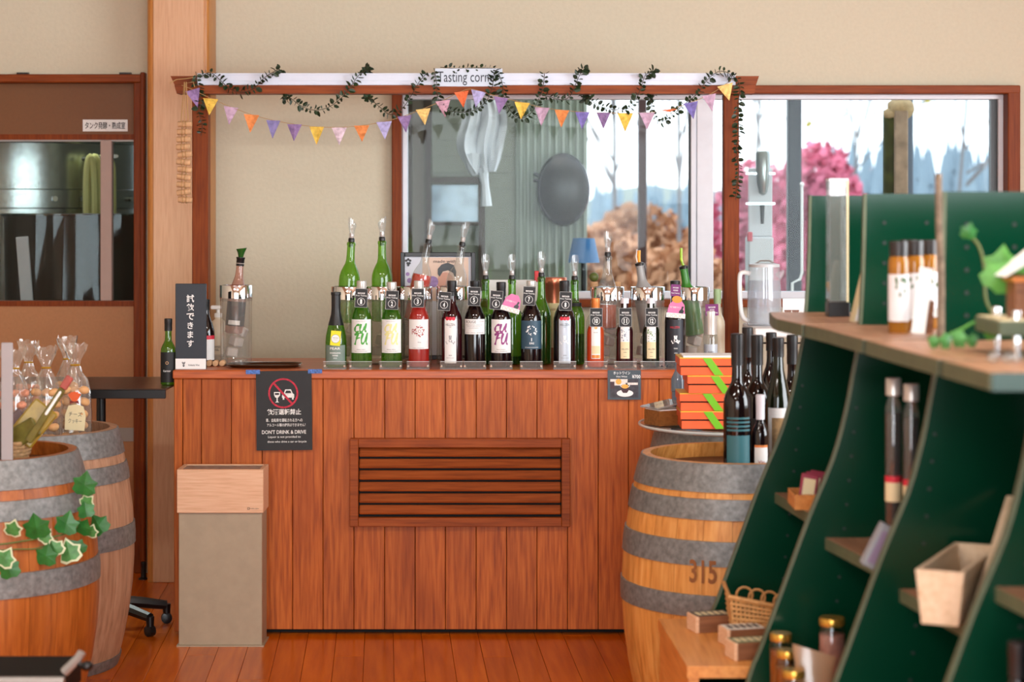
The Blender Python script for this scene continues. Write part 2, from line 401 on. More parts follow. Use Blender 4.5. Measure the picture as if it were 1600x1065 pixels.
# wooden pillar with rounded corners
px0, px1 = X(229, 8.52), X(326, 8.52)
pts = []
def rr(x0, x1, y0, y1, r, n=5):
    out = []
    for cx, cy, a0 in ((x1-r, y1-r, 0), (x0+r, y1-r, 90), (x0+r, y0+r, 180), (x1-r, y0+r, 270)):
        for i in range(n+1):
            a = math.radians(a0+90*i/n); out.append((cx+r*math.cos(a), cy+r*math.sin(a)))
    return out
pl = thing('pillar', 'broad pale wooden pillar with rounded darker edges', 'pillar', ((px0+px1)/2, 8.62, 0)); del pl['category']; pl['kind'] = 'structure'
MB().prism(rr(px0, px1, 8.52, YW, .022), 0, 3.4, lambda u, v, d: Vector((u, v, d))).build('core', M_pillar2, pl, True)
box('face_board', M_pillar, pl, px0+.028, px1-.022, 8.516, 8.53, 0, 3.4, .003)

# ---------------------------------------------------------------- beyond the door: tank room
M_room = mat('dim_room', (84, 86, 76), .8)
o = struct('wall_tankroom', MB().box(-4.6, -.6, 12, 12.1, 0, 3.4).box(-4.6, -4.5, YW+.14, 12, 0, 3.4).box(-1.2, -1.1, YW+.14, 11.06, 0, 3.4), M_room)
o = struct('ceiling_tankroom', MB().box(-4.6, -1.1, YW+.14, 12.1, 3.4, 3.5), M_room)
o = struct('floor_outside', MB().box(-40, 60, YW+.14, 140, -.2, -.02), mat('paving', (130, 128, 120), .8, var=.15, scale=2))
area('tankroom_fill_light', (-2.6, 10.2, 3.3), (0, 0, 0), 1.2, .3, 45, (.95, 1, .95))  # unseen fill light, added to brighten the tank room
def tank(name, label, cx, cy, r, h, z0=.35):
    t = thing(name, label, 'tank', (cx, cy, 0))
    MB().lathe([(r*.3, z0-.1), (r, z0), (r, h), (r*.96, h+.03), (r*.35, h+.18), (r*.3, h+.2)], 40, (cx, cy, 0)).build('shell', M_steel, t, True)
    for zz in (z0+.35, h-.35, h-.02):
        MB().lathe([(r+.002, zz-.05), (r+.016, zz-.045), (r+.016, zz+.045), (r+.002, zz+.05)], 40, (cx, cy, 0), None, False, False).build('band', M_steel, t, True)
    mb = MB()
    for i in range(28):
        a = 2*math.pi*i/28; mb.lathe([(.014, 0), (.014, .02)], 8, (0, 0, 0), Matrix.Translation((cx+(r+.016)*math.cos(a), cy+(r+.016)*math.sin(a), h-.35)) @ Matrix.Rotation(a, 4, 'Z') @ Matrix.Rotation(math.pi/2, 4, 'Y'))
    mb.build('bolts', M_chrome, t)
    for i in range(3):
        a = 2*math.pi*i/3+.4; MB().tube([(cx+r*.8*math.cos(a), cy+r*.8*math.sin(a), z0), (cx+r*.85*math.cos(a), cy+r*.85*math.sin(a), 0)], .03, 8).build('leg', M_steel, t)
    return t
tank('steel_tank', 'broad steel fermentation tank with bolted band seen through the door glass', X(40, 10.6), 10.6, .66, 2.0)
tank('steel_tank', 'slim steel tank at the right edge of the door glass', X(210, 11.55), 11.55, .35, 2.3)
# wrapped vat in front of the tanks
vt = thing('vat', 'dark round vat wrapped in clear plastic film behind the door glass', 'vat', (X(125, 9.55), 9.45, 0))
cx = X(128, 9.45)
MB().lathe([(.30, .0), (.34, .05), (.36, Z(335, 9.4)-.02), (.37, Z(335, 9.4)), (.33, Z(335, 9.4)), (.31, Z(335, 9.4)-.2)], 40, (cx, 9.45, 0)).build('body', mat('dark_vat', (40, 30, 26), .3, var=.3, scale=9), vt, True)
mb = MB(); n = 56
for j, zz in enumerate((.5, .75, 1.0, 1.25, Z(335, 9.4)+.004)):
    for i in range(n):
        a = 2*math.pi*i/n; r = .385+.012*math.sin(i*2.7+j)+R.uniform(-.006, .006)+(.05*(1-j/4) if j < 3 else 0)
        mb.v.append((cx+r*math.cos(a), 9.45+r*math.sin(a), zz))
for j in range(4):
    for i in range(n): mb.f.append((j*n+i, j*n+(i+1) % n, (j+1)*n+(i+1) % n, (j+1)*n+i))
mb.build('film', thin_glass('plastic_film', (225, 225, 225), .6, rough=.12), vt, True)
MB().tube([(cx+.375*math.cos(2*math.pi*i/40), 9.45+.375*math.sin(2*math.pi*i/40), Z(335, 9.4)) for i in range(40)], .006, 6, True).build('rim', M_steel, vt, True)
o = MB().bbox(-.028, .028, -.008, .008, 0, Z(368, 8.97), .003, T(X(75, 8.97), 8.965, 0, 0, 0, math.radians(-4.5))).build('board', mat('pale_grey_board', (170, 172, 174), .5), None, False, (X(75, 8.97), 8.965, 0))
tag(o, 'pale grey board leaning against the wrapped vat', 'board')
hs_ = thing('hose', 'pale yellow-green hose hung in loops beside the tank', 'hose', P(140, 300, 9.97))
M_hose = mat('hose', (206, 200, 130), .4)
for k, (a, b) in enumerate(((135, 148), (139, 156), (150, 176))):
    y = 9.97+.03*k
    ptsH = [P(a, 345, y), P(a, 290, y), P(a+2, 258, y), P((a+b)/2, 245, y), P(b-2, 256, y), P(b, 290, y), P(b, 345, y)]
    MB().tube(smooth_pts([tuple(p) for p in ptsH], 4), .018, 8).build('loop', M_hose, hs_, True)
MB().tube([P(128, 248, 10.0), P(182, 244, 10.0), P(182, 244, 11.1)], .01, 8).build('hook_bar', M_steel, hs_)
# ---------------------------------------------------------------- beyond the window: annex wall and porch
YA_ = 11.0
M_siding = mat('grey_siding', (138, 140, 126), .6, var=.06)
M_sheet = mat('corrugated_metal', (164, 172, 158), .45, var=.05)
M_brownb = mat('dark_brown_board', (70, 54, 42), .6, var=.1)
wa = thing('wall_annex', 'grey annex wall of lapped boards seen through the window', 'wall'); del wa['category']; wa['kind'] = 'structure'
zlow, ztop = .0, 2.75
xs0, xs1 = X(672, YA_), X(808, YA_)
box('backing', M_dark, wa, X(560, YA_), X(812, YA_), YA_+.03, YA_+.06, zlow, ztop)
zz = zlow; fb = None
while zz < ztop-.02:
    M_ = T(0, YA_+.012, zz, 0, math.radians(-5))
    if fb is None: fb = MB().box(xs0, xs1, -.008, .008, 0, .098).build('siding_board', M_siding, wa); q = fb
    else: q = fb.copy(); COL.objects.link(q)
    q.location = (0, YA_+.012, zz); q.rotation_euler = (math.radians(-4), 0, 0); zz += .09
box('corner_board', M_brownb, wa, X(600, YA_), X(645, YA_), YA_-.06, YA_+.02, 0, ztop)
box('corner_board', mat('taupe_board', (120, 108, 96), .6), wa, X(645, YA_), X(664, YA_), YA_-.05, YA_+.02, 0, ztop)
box('corner_board', M_brownb, wa, X(664, YA_), X(675, YA_), YA_-.06, YA_+.02, 0, ztop)
box('window_post', M_brownb, wa, X(748, YA_), X(758, YA_), YA_-.05, YA_-.01, 0, ztop)
box('window_rail', M_brownb, wa, X(675, YA_), X(765, YA_), YA_-.05, YA_-.01, Z(287, YA_), Z(276, YA_))
box('window_rail', M_brownb, wa, X(675, YA_), X(748, YA_), YA_-.05, YA_-.01, Z(352, YA_), Z(346, YA_))
box('shed_window', mat('pale_blue_window', (150, 172, 190), .12, var=.3, scale=14), wa, X(675, YA_), X(747, YA_), YA_-.03, YA_-.012, Z(347, YA_), Z(289, YA_))
# corrugated sheet
mb = MB(); n = 70; x0, x1 = X(806, YA_), X(916, YA_)
for i in range(n+1):
    x = x0+(x1-x0)*i/n; d = .014*math.copysign(min(1, abs(2.2*math.sin(2*math.pi*i/7))), math.sin(2*math.pi*i/7))
    mb.v += [(x, YA_-.01+d, 0), (x, YA_-.01+d, ztop)]
for i in range(n): mb.f.append((2*i, 2*i+2, 2*i+3, 2*i+1))
mb.build('corrugated_sheet', M_sheet, wa)
box('end_post', M_sheet, wa, X(912, YA_), X(917, YA_), YA_-.03, YA_+.04, 0, ztop)
# unseen annex roof slab, added to keep sky light off the annex wall
o = struct('ceiling_annex_shade', MB().box(-1.1, X(918, YA_), YW+.14, YA_+.1, ztop, ztop+.08), M_room)
area('annex_fill_light', (.0, 10.0, 2.70), (0, 0, 0), .8, .2, 5, (1, .98, .92))  # added fill to lift the dark annex, no fitting modelled
# cloth, disc and lampshade in the annex
cl = MB(); nu, nv = 12, 16
def cloth(u, v):
    w = [30, 32, 36, 38, 37, 30, 18][min(6, int(v*6))]; w2 = [30, 32, 36, 38, 37, 30, 18][min(6, int(v*6)+1)]; f = v*6-int(v*6); w = w*(1-f)+w2*f
    px = 754+(u-.5)*2*w+4*math.sin(v*7); py = 150+v*(118 if u > .45 else 122)
    return P(px, py, 10.2+.035*math.sin(u*16+v*3)+.02*math.sin(u*31))
cl.v = [tuple(cloth(i/nu, j/nv)) for j in range(nv+1) for i in range(nu+1)]
cl.f = [(j*(nu+1)+i, j*(nu+1)+i+1, (j+1)*(nu+1)+i+1, (j+1)*(nu+1)+i) for j in range(nv) for i in range(nu)]
b = len(cl.v); cl.v += [(v[0], v[1]+.012, v[2]) for v in cl.v]; cl.f += [tuple(i+b for i in f) for f in cl.f]
ct = thing('hanging_apron', 'white cloth apron hanging behind the window glass', 'apron', P(754, 150, 10.2))
cl.build('cloth', mat('white_cloth', (222, 224, 228), .8, var=.06), ct, True)
MB().tube([P(738, 240, 10.2), P(739, 262, 10.2), P(742, 274, 10.2)], [.05, .035, .015], 8).build('tail', bpy.data.materials['white_cloth'], ct, True)
MB().tube([P(754, 262, 10.22), P(758, 290, 10.22), P(760, 322, 10.22)], [.03, .02, .03], 8).build('strap', bpy.data.materials['white_cloth'], ct, True)
MB().tube([P(754, 152, 10.2), P(754, 120, 10.2), Vector((X(754, 10.2), 10.2, ztop))], .006, 6).build('cord', M_black, ct)
dc = thing('round_cask_lid', 'large dark round lid hung on the corrugated sheet behind the glass', 'lid', P(880, 296, 10.85))
c = P(880, 296, 10.80); rx = 42*10.8/FPX; rz = 58*10.8/FPX
M_disc = mat('dark_bronze', (40, 34, 36), .22, metal=.3)
def ell(prof, nn=44):
    mb = MB()
    for q, d in prof:
        for i in range(nn):
            a = 2*math.pi*i/nn; mb.v.append((c.x+rx*q*math.cos(a), c.y+d, c.z+rz*q*math.sin(a)))
    for j in range(len(prof)-1):
        for i in range(nn): mb.f.append((j*nn+i, j*nn+(i+1) % nn, (j+1)*nn+(i+1) % nn, (j+1)*nn+i))
    mb.f.append(tuple(range(nn))); mb.f.append(tuple((len(prof)-1)*nn+i for i in range(nn)))
    return mb
ell([(1, .185), (1, .03), (.97, -.01), (.9, -.02)]).build('rim', M_disc, dc, True)
ell([(.9, -.018), (.75, -.035), (.45, -.05), (.15, -.055)]).build('dome', mat('dark_grey_dome', (44, 38, 38), .3, metal=.2), dc, True)
MB().tube([P(842, 275, 10.78), P(834, 271, 10.78)], .012, 6).tube([P(842, 283, 10.78), P(833, 281, 10.78)], .012, 6).build('hinge', M_black, dc)
sh = thing('blue_lampshade', 'blue lampshade standing behind the window glass', 'lampshade', P(912, 440, 9.4))
c2 = P(912, 440, 9.4); kk = 9.4/FPX
MB().lathe([(25*kk, 30*kk), (17*kk, 68*kk), (16*kk, 68*kk), (24*kk, 31*kk)], 28, c2).build('shade', mat('blue_shade', (40, 110, 168), .5), sh, True)
MB().lathe([(.06, -.1), (.06, -.085), (.012, -.08), (.012, .1)], 16, c2).build('stem', M_black, sh, True)
ws = thing('work_table', 'steel work table behind the window under the blue lampshade', 'table', (X(820, 9.5), 9.5, 0))
zt_ = c2.z-.1
box('top', M_steel, ws, X(690, 9.3), X(1070, 9.3), 9.15, 9.75, zt_-.03, zt_, .004)
for lx in (X(700, 9.4), X(1060, 9.4)):
    for ly in (9.2, 9.7): MB().tube([(lx, ly, 0), (lx, ly, zt_-.03)], .018, 8).build('leg', M_steel, ws)
# porch posts
M_post1 = mat('dark_redbrown_post', (66, 34, 30), .5); M_post2 = mat('dark_navy_post', (42, 48, 60), .5); M_post3 = mat('slate_post', (88, 96, 108), .5)
for nme, a, b2, yy, mm, lab in (('porch_post', 997, 1010, 12.6, M_post1, 'dark red-brown porch post outside the left pane'), ('porch_post', 1230, 1251, 10.4, M_post2, 'dark navy porch post outside the right pane'), ('porch_post', 1410, 1425, 11.4, M_post3, 'slate grey porch post behind the mossy log')):
    o = MB().bbox(X(a, yy), X(b2, yy), yy-.04, yy+.04, -.02, 3.1, .006).build(nme, mm, None, False, (X((a+b2)/2, yy), yy, 0)); tag(o, lab, 'post', 'porch posts')
# mossy log with a beige cap
lg = thing('mossy_log', 'tall mossy split log with a beige cap outside the right pane', 'log', (X(1404, 9.6), 9.6, 0))
MB().lathe([(.058, 0), (.055, 1.0), (.052, Z(172, 9.6))], 10, (X(1398, 9.6), 9.62, 0)).build('bark', mat('mossy_bark', (58, 62, 24), .8, var=.5, scale=18, bump=.8), lg, True)
box('split_face', mat('pale_split_wood', (166, 142, 122), .8, var=.25, scale=16, bump=.6), lg, X(1398, 9.55), X(1419, 9.55), 9.545, 9.62, 0, Z(172, 9.6), .006)
mb = MB().ico(P(1407, 170, 9.6), .066, 3, (1, .9, .85), .06).ico(P(1395, 178, 9.6), .045, 3, (1, .9, .7), .06); mb.build('cap', mat('beige_burlap', (188, 162, 124), .9, var=.15, scale=50, bump=.6), lg, True)
# bottling machine silhouette behind the right pane
bmch = thing('bottling_machine', 'pale grey bottling machine with a nozzle behind the right pane', 'machine', (X(1186, 9.5), 9.5, 0))
M_pale = mat('pale_machine', (200, 202, 206), .4)
box('stand', M_pale, bmch, X(1168, 9.5), X(1207, 9.5), 9.46, 9.6, 0, Z(370, 9.5), .006)
box('back_plate', M_pale, bmch, X(1169, 9.58), X(1206, 9.58), 9.56, 9.58, Z(370, 9.5), Z(262, 9.5), .004)
for py in (271, 318): box('cross_bar', M_chrome, bmch, X(1166, 9.5), X(1211, 9.5), 9.5, 9.52, Z(py+1.5, 9.5), Z(py-1.5, 9.5))
cc = P(1192, 292, 9.5)
MB().lathe([(.004, -.04), (.02, -.03), (.024, 0), (.03, .02), (.03, .07), (.035, .072), (.035, .16), (.03, .17)], 16, cc).build('nozzle', M_steel, bmch, True)
MB().lathe([(.008, -.09), (.012, 0)], 10, P(1191, 320, 9.5)).build('spout', M_black, bmch, True)
box('valve', mat('red_valve', (190, 40, 60), .4), bmch, X(1168, 9.44), X(1176, 9.44), 9.44, 9.47, Z(377, 9.44), Z(362, 9.44), .004)
# white goalpost pipe
wp = thing('white_pipe', 'thin white bent pipe standing outside the right pane', 'pipe', (X(1253, 9.9), 9.9, 0))
MB().tube([P(1253, 290, 9.9), P(1253, 425, 9.9), P(1250, 436, 9.9), P(1238, 442, 9.9), Vector((X(1238, 9.9), 9.9, 0))], .007, 8).build('pipe', M_white, wp, True)
MB().ico(P(1253, 288, 9.9), .012, 2).build('knob', M_white, wp, True)

# ---------------------------------------------------------------- garden beyond
M_bark = mat('tree_bark', (128, 124, 124), .9, var=.2); M_twig = mat('pale_twigs', (158, 160, 170), .9)
def leafcloud(name, parent, m, c, rad, n, size, seed, sc=(1, 1, 1), hollow=.3):
    r = random.Random(seed); mb = MB()
    for _ in range(n):
        while True:
            v = Vector((r.uniform(-1, 1), r.uniform(-1, 1), r.uniform(-1, 1)))
            if hollow < v.length < 1: break
        p = Vector(c)+Vector((v.x*sc[0], v.y*sc[1], v.z*sc[2]))*rad
        a = Vector((r.gauss(0, 1), r.gauss(0, 1), r.gauss(0, 1))).normalized(); b = a.orthogonal().normalized(); d = a.cross(b)
        s = size*r.uniform(.6, 1.3)
        mb.add([p-b*s, p+d*s*.6, p+b*s, p-d*s*.6], [(0, 1, 2, 3)])
    o = mb.build(name, m, parent); o['kind'] = 'stuff'; return o
def bare_tree(label, x, y, h, seed, group='bare trees', twigs=True, leaf=None, nl=0, nm='bare_tree', lsize=.09):
    r = random.Random(seed); t = thing(nm, label, 'tree', (x, y, 0), group)
    mb = MB(); tw = MB(); ends = []
    def grow(p, d, l, rad, lev):
        q = p+d*l
        (mb if lev < 2 else tw).tube([p, (p+q)/2+Vector((r.gauss(0, .03), r.gauss(0, .03), 0))*l, q], [rad, rad*.85, rad*.65], 5 if lev < 2 else 3, caps=False)
        if lev >= 4: ends.append(q); return
        for k in range(3 if lev else 5):
            nd = (d+Vector((r.gauss(0, .55), r.gauss(0, .55), r.gauss(.1, .3)))).normalized()
            grow(p+d*l*r.uniform(.55, 1), nd, l*r.uniform(.5, .72), rad*.55, lev+1)
        grow(q, (d+Vector((r.gauss(0, .15), r.gauss(0, .15), .1))).normalized(), l*.7, rad*.65, lev+1)
    grow(Vector((x, y, 0)), Vector((0, 0, 1)), h*.36, h*.0036, 0)
    mb.build('trunk', M_bark, t, True)
    o = tw.build('twigs', M_twig, t); o['kind'] = 'stuff'
    if leaf:
        lb = MB()
        for _ in range(nl):
            p = r.choice(ends)+Vector((r.gauss(0, .25), r.gauss(0, .25), r.gauss(0, .25)))
            a = Vector((r.gauss(0, 1), r.gauss(0, 1), r.gauss(0, 1))).normalized(); b = a.orthogonal().normalized(); d = a.cross(b); s = lsize*r.uniform(.6, 1.3)
            lb.add([p-b*s, p+d*s*.6, p+b*s, p-d*s*.6], [(0, 1, 2, 3)])
        o = lb.build('leaves', leaf, t); o['kind'] = 'stuff'
    return t
M_pink = mat('crimson_leaves', (224, 118, 144), .7, var=.4, scale=.8); M_orange = mat('rust_leaves', (190, 136, 98), .7, var=.35, scale=.8); M_yel = mat('yellow_leaves', (206, 186, 70), .7, var=.3, scale=.8)
M_con = mat('hazed_conifer', (136, 154, 166), .9, var=.15, scale=.3)  # haze is put into the pale blue-grey conifer colour
bare_tree('bare tree behind the left pane', X(960, 26), 26, 9.5, 3, leaf=M_twig, nl=1500, lsize=.05)
bare_tree('bare tree between the navy post and the right counter post', X(1190, 30), 30, 10, 5, leaf=M_twig, nl=900, lsize=.05)
bare_tree('bare tree beside the white sash stile', X(1060, 24), 24, 8.5, 8, leaf=M_twig, nl=1500, lsize=.05)
bare_tree('leafy bare tree at the right end of the window', X(1510, 28), 28, 8.6, 11, leaf=M_twig, nl=1600, lsize=.05)
bare_tree('bare tree in front of the conifer hill', X(1340, 34), 34, 8, 12, leaf=M_yel, nl=700)
pt = thing('crimson_maple', 'crimson maple glowing behind the navy porch post', 'tree', (X(1265, 24), 24, 0))
MB().tube([(X(1265, 24), 24, 0), (X(1265, 24)+.1, 24, 1.4)], [.16, .1], 8).build('trunk', M_bark, pt, True)
leafcloud('leaves', pt, M_pink, (X(1278, 24), 24, 1.15), 1.0, 5600, .07, 3, (.62, .62, 1.30), 0)
pt = thing('crimson_maple', 'smaller crimson maple beside the bottling machine', 'tree', (X(1185, 27), 27, 0))
MB().tube([(X(1185, 27), 27, 0), (X(1185, 27)+.1, 27, 1.0)], [.16, .1], 8).build('trunk', M_bark, pt, True)
leafcloud('leaves', pt, M_pink, (X(1180, 27), 27, 1.05), 1.0, 4200, .07, 4, (.66, .62, 1.25), 0)
pt = thing('crimson_shrub', 'low crimson shrub right of the big maple', 'shrub', (X(1340, 23), 23, 0)); leafcloud('leaves', pt, M_pink, (X(1335, 23), 23, .55), .55, 1500, .06, 6, (1.1, .8, 1.1), 0)
for k, (px, yy, hh, lab) in enumerate(((940, 22, 1.35, 'rust-brown bush behind the left pane by the corrugated sheet'), (1000, 26, 1.6, 'rust-brown bush right behind the red-brown post'), (1065, 19.5, 1.2, 'rust-brown bush beside the white sash stile'))):
    t = thing('rust_bush', lab, 'bush', (X(px, yy), yy, 0), 'rust bushes'); leafcloud('leaves', t, M_orange, (X(px, yy), yy, hh*.45), hh*.62, 3200, .07, 20+k, (.85, .8, 1.0), 0)
# wooded hill: conifers row behind row
hl = MB(); n = 60
for j, (yy, zb) in enumerate(((44, 0), (70, 1.5), (110, 2.5))):
    for i in range(n+1): hl.v.append((-40+110*i/n, yy, zb+(.6*math.sin(i*.5)+.4*math.sin(i*1.3) if j else 0)))
for j in range(2):
    for i in range(n): hl.f.append((j*(n+1)+i, j*(n+1)+i+1, (j+1)*(n+1)+i+1, (j+1)*(n+1)+i))
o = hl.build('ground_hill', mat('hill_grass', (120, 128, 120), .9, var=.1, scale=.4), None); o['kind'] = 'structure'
cf = MB(); rr_ = random.Random(4)
for k in range(420):
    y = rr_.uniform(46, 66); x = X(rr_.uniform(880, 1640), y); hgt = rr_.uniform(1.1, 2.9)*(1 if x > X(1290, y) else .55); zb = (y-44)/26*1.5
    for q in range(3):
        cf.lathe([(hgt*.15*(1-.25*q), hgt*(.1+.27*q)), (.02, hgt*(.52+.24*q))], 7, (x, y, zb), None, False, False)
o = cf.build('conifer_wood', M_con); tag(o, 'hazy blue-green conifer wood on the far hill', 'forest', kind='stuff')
# ================================================================ COUNTER
YC = 7.47; ZC = .993; YB = 8.075
cx0, cx1 = X(272, YC), .925
bc = thing('bar_counter', 'orange-brown cedar tasting counter with vertical boards and a louvred vent', 'counter', ((cx0+cx1)/2, 7.8, 0))
box('carcass', M_dark, bc, cx0+.02, cx1-.02, YC+.014, YB, .02, ZC-.033)
box('plinth', M_dark, bc, cx0+.04, cx1-.04, YC+.05, YB-.02, 0, .02)
box('counter_top', M_counter_h, bc, cx0-.004, cx1, YC-.012, YB, ZC-.033, ZC, .004)
box('end_panel', M_counter, bc, cx0, X(285, YC), YC-.004, YB, .012, ZC-.033, .003)
box('end_panel', M_counter, bc, cx1-.03, cx1, YC-.004, YB, .012, ZC-.033, .003)
edges = [285.5, 314.6, 361.4, 409.6, 457, 504.7, 553, 601, 648.6, 696, 744, 791.5, 839, 886.7, 934.7, 982, 1029.6, 1077, 1124.6, 1172]
for a, b in zip(edges[:-1], edges[1:]):
    xa, xb = X(a, YC)+.001, X(b, YC)-.001
    if xb > cx1-.03: xb = cx1-.031
    box('front_board', M_counter, bc, xa, xb, YC, YC+.013, .02, ZC-.034, .0015)
# louvred vent
vx0, vx1, vz0, vz1 = X(547.5, YC), X(890.5, YC), Z(820.5, YC), Z(683.5, YC)
vg = box('vent_backing', M_dark, bc, vx0+.01, vx1-.01, YC-.001, YC+.001, vz0+.01, vz1-.01)
fw = .032
box('vent_frame_left', M_vent, vg, vx0, vx0+fw, YC-.034, YC, vz0, vz1, .002)
box('vent_frame_right', M_vent, vg, vx1-fw, vx1, YC-.034, YC, vz0, vz1, .002)
box('vent_frame_top', M_vent, vg, vx0+fw, vx1-fw, YC-.032, YC, vz1-.034, vz1, .002)
box('vent_frame_bottom', M_vent, vg, vx0+fw, vx1-fw, YC-.032, YC, vz0, vz0+.034, .002)
zi0, zi1 = vz0+.036, vz1-.034; n = 6; st = (zi1-zi0)/n
for i in range(n):
    m = T((vx0+vx1)/2, YC-.014, zi0+st*(i+.5)+.004, 0, math.radians(-32)); w = (vx1-vx0)/2-fw-.002
    MB().bbox(-w, w, -.006, .006, -.019, .019, .004, m).build('slat', M_vent, vg)
# cable showing under the counter
o = MB().tube(smooth_pts([tuple(P(620, 984, 7.6)), (X(650, 7.5), 7.56, .006), (X(690, 7.5), 7.56, .006), tuple(P(705, 984, 7.6))], 5), .004, 6).build('cable', mat('grey_cable', (120, 118, 116), .5), None, True, (X(660, 7.5), 7.56, 0)); tag(o, 'thin grey cable lying under the counter', 'cable')

# frame over the counter: posts, beam, white light rail
YF = 8.10
cf_ = thing('counter_frame', 'red-brown post and beam frame rising behind the counter', 'frame', (0, YF, 0))
box('post', M_red, cf_, X(300, YF), X(325, YF), YF, YF+.07, 0, Z(147, YF), .003)
box('post', M_red, cf_, X(1131, YF), X(1155, YF), YF, YF+.07, 0, Z(147, YF), .003)
zb0, zb1, zb2 = Z(147, YF), Z(134, YF), Z(115, YF)
xa, xb = X(265, YF), X(1187, YF)
MB().prism([(xa+.035, zb0), (xb-.025, zb0), (xb, zb0+.075), (xa, zb0+.075)], YF+.02, YF+.06, lambda u, v, d: Vector((u, d, v))).build('beam', M_redh, cf_)
MB().prism([(xa+.035, zb0), (xb-.025, zb0), (xb-.022, zb1), (xa+.025, zb1)], YF-.035, YF+.02, lambda u, v, d: Vector((u, d, v))).build('beam_front', M_redh, cf_)
lr = thing('light_rail', 'long white light rail lying on the red-brown beam', 'rail', P(728, 134, YF))
M_rail = mat('white_rail', (206, 212, 226), .3)
mb = MB(); xl, xr = X(311, YF), X(1148, YF)
prof = [(zb1, YF-.034), (zb2, YF-.034), (zb2, YF+.018), (zb1, YF+.018)]
mb.box(xl, xr, YF-.030, YF+.018, zb1+.001, zb2); mb.build('rail_body', M_rail, lr)
for f0, f1 in ((.05, .16), (.36, .44), (.86, .98)):
    box('rail_rib', M_rail, lr, xl, xr, YF-.034, YF-.030, zb1+(zb2-zb1)*f0, zb1+(zb2-zb1)*f1)
box('end_cap', M_greyalu, lr, xl-.003, xl, YF-.034, YF+.018, zb1+.001, zb2)
# "Tasting corner" sign
ts = thing('tasting_sign', 'grey plate sign reading Tasting corner on the light rail', 'sign', P(732, 135, YF-.045))
c = P(732, 121, YF-.042)
box('plate', mat('silver_plate', (176, 182, 192), .35, metal=.2), ts, X(680, YF-.04), X(785, YF-.04), YF-.044, YF-.037, Z(135, YF-.04), Z(107, YF-.04))
mb = MB(); put(mb, text_geo('Tasting corner', w=.246, h=.056, bold=.0), lambda u, v: (c.x-.002+u, YF-.0455, c.z+v-.004)); mb.build('lettering', mat('dark_navy_ink', (28, 32, 48), .5), ts)

# bunting
YG = 8.035
bt = thing('bunting', 'string of painted paper flags in purple, yellow and orange across the beam', 'bunting', P(735, 150, YG))
sp = [(284, 133), (301, 140), (330, 154), (361, 167), (393, 179), (427, 188), (460, 194), (495, 198), (530, 199), (565, 196), (600, 190), (632, 181), (661, 170), (692, 157), (720, 143), (735, 139), (748, 142), (783, 152), (816, 160), (847, 168), (878, 172), (910, 175), (943, 176), (977, 177), (1011, 176), (1046, 171), (1079, 160), (1108, 148), (1133, 132), (1143, 124)]
MB().tube([P(a, b, YG) for a, b in smooth_pts(sp, 3)], .0012, 5).build('string', mat('jute_string', (176, 140, 92), .8), bt, True)
fc = {'pu': (132, 104, 152), 'ye': (222, 184, 70), 'li': (180, 150, 174), 'or': (222, 132, 66), 'sl': (124, 116, 168), 'pl': (206, 184, 196), 'la': (164, 158, 202), 'py': (234, 190, 112), 'pk': (192, 148, 166), 'rd': (226, 104, 52), 'in': (116, 106, 176)}
FM = {}
for k, v in fc.items():
    m, nn, l, b = nm('painted_paper_'+k); b.inputs['Roughness'].default_value = .8
    t = nn.new('ShaderNodeTexCoord'); z = nn.new('ShaderNodeTexNoise'); z.inputs['Scale'].default_value = 35; z.inputs['Detail'].default_value = 4; z.inputs['Distortion'].default_value = 1.5
    r = nn.new('ShaderNodeValToRGB'); r.color_ramp.elements[0].position = .3; r.color_ramp.elements[1].position = .7
    r.color_ramp.elements[0].color = (*[q*.72 for q in lin(v)], 1); r.color_ramp.elements[1].color = (*[min(1, q*1.3+.03) for q in lin(v)], 1)
    l.new(t.outputs['Object'], z.inputs['Vector']); l.new(z.outputs['Fac'], r.inputs['Fac']); l.new(r.outputs['Color'], b.inputs['Base Color']); FM[k] = m
flags = [(301, 'pu', -28), (329, 'ye', 8), (361, 'li', 14), (393, 'or', 8), (427, 'sl', 6), (460, 'pu', 3), (495, 'ye', 0), (530, 'pl', 0), (565, 'or', -3), (600, 'la', -6), (632, 'pu', -10), (661, 'py', -12), (692, 'pk', -14), (721, 'rd', -14), (748, 'la', 20), (783, 'pu', 14), (816, 'ye', 8), (847, 'li', 5), (878, 'or', 4), (910, 'in', 1), (943, 'pu', 1), (977, 'ye', 0), (1011, 'li', -1), (1046, 'rd', -8), (1079, 'in', -16), (1108, 'li', -20), (1133, 'py', -28)]
kf = YG/FPX
for px, ck, deg in flags:
    i = min(range(len(sp)), key=lambda q: abs(sp[q][0]-px)); py = sp[i][1]
    c = P(px, py, YG-.003); w = R.uniform(11, 12.4)*kf; h = R.uniform(25, 29)*kf
    if ck == 'rd' and px == 1046: h = 4*kf
    th = math.radians(-deg)*.55; sl = -math.tan(math.radians(-deg))*.0
    mb = MB(); nv = 6; yaw = R.uniform(-.35, .35); bend = R.uniform(-.012, .012)
    for s_ in (0, .0012):
        for j in range(nv+1):
            v = j/nv; ww = w*(1-v)+.0006
            for u in (-1, 0, 1):
                x = u*ww; zz = -h*v; d = bend*v*v+.003*abs(u)*math.sin(px)+s_
                xx = x*math.cos(th)-zz*math.sin(th)*-1*-1; z2 = x*math.sin(th)*1+zz*math.cos(th)
                mb.v.append((c.x+xx*math.cos(yaw), c.y+d+xx*math.sin(yaw)*.3, c.z+z2))
    q = (nv+1)*3
    for s_ in (0, 1):
        for j in range(nv):
            for u in (0, 1): mb.f.append((s_*q+j*3+u, s_*q+j*3+u+1, s_*q+(j+1)*3+u+1, s_*q+(j+1)*3+u))
    mb.build('flag', FM[ck], bt)

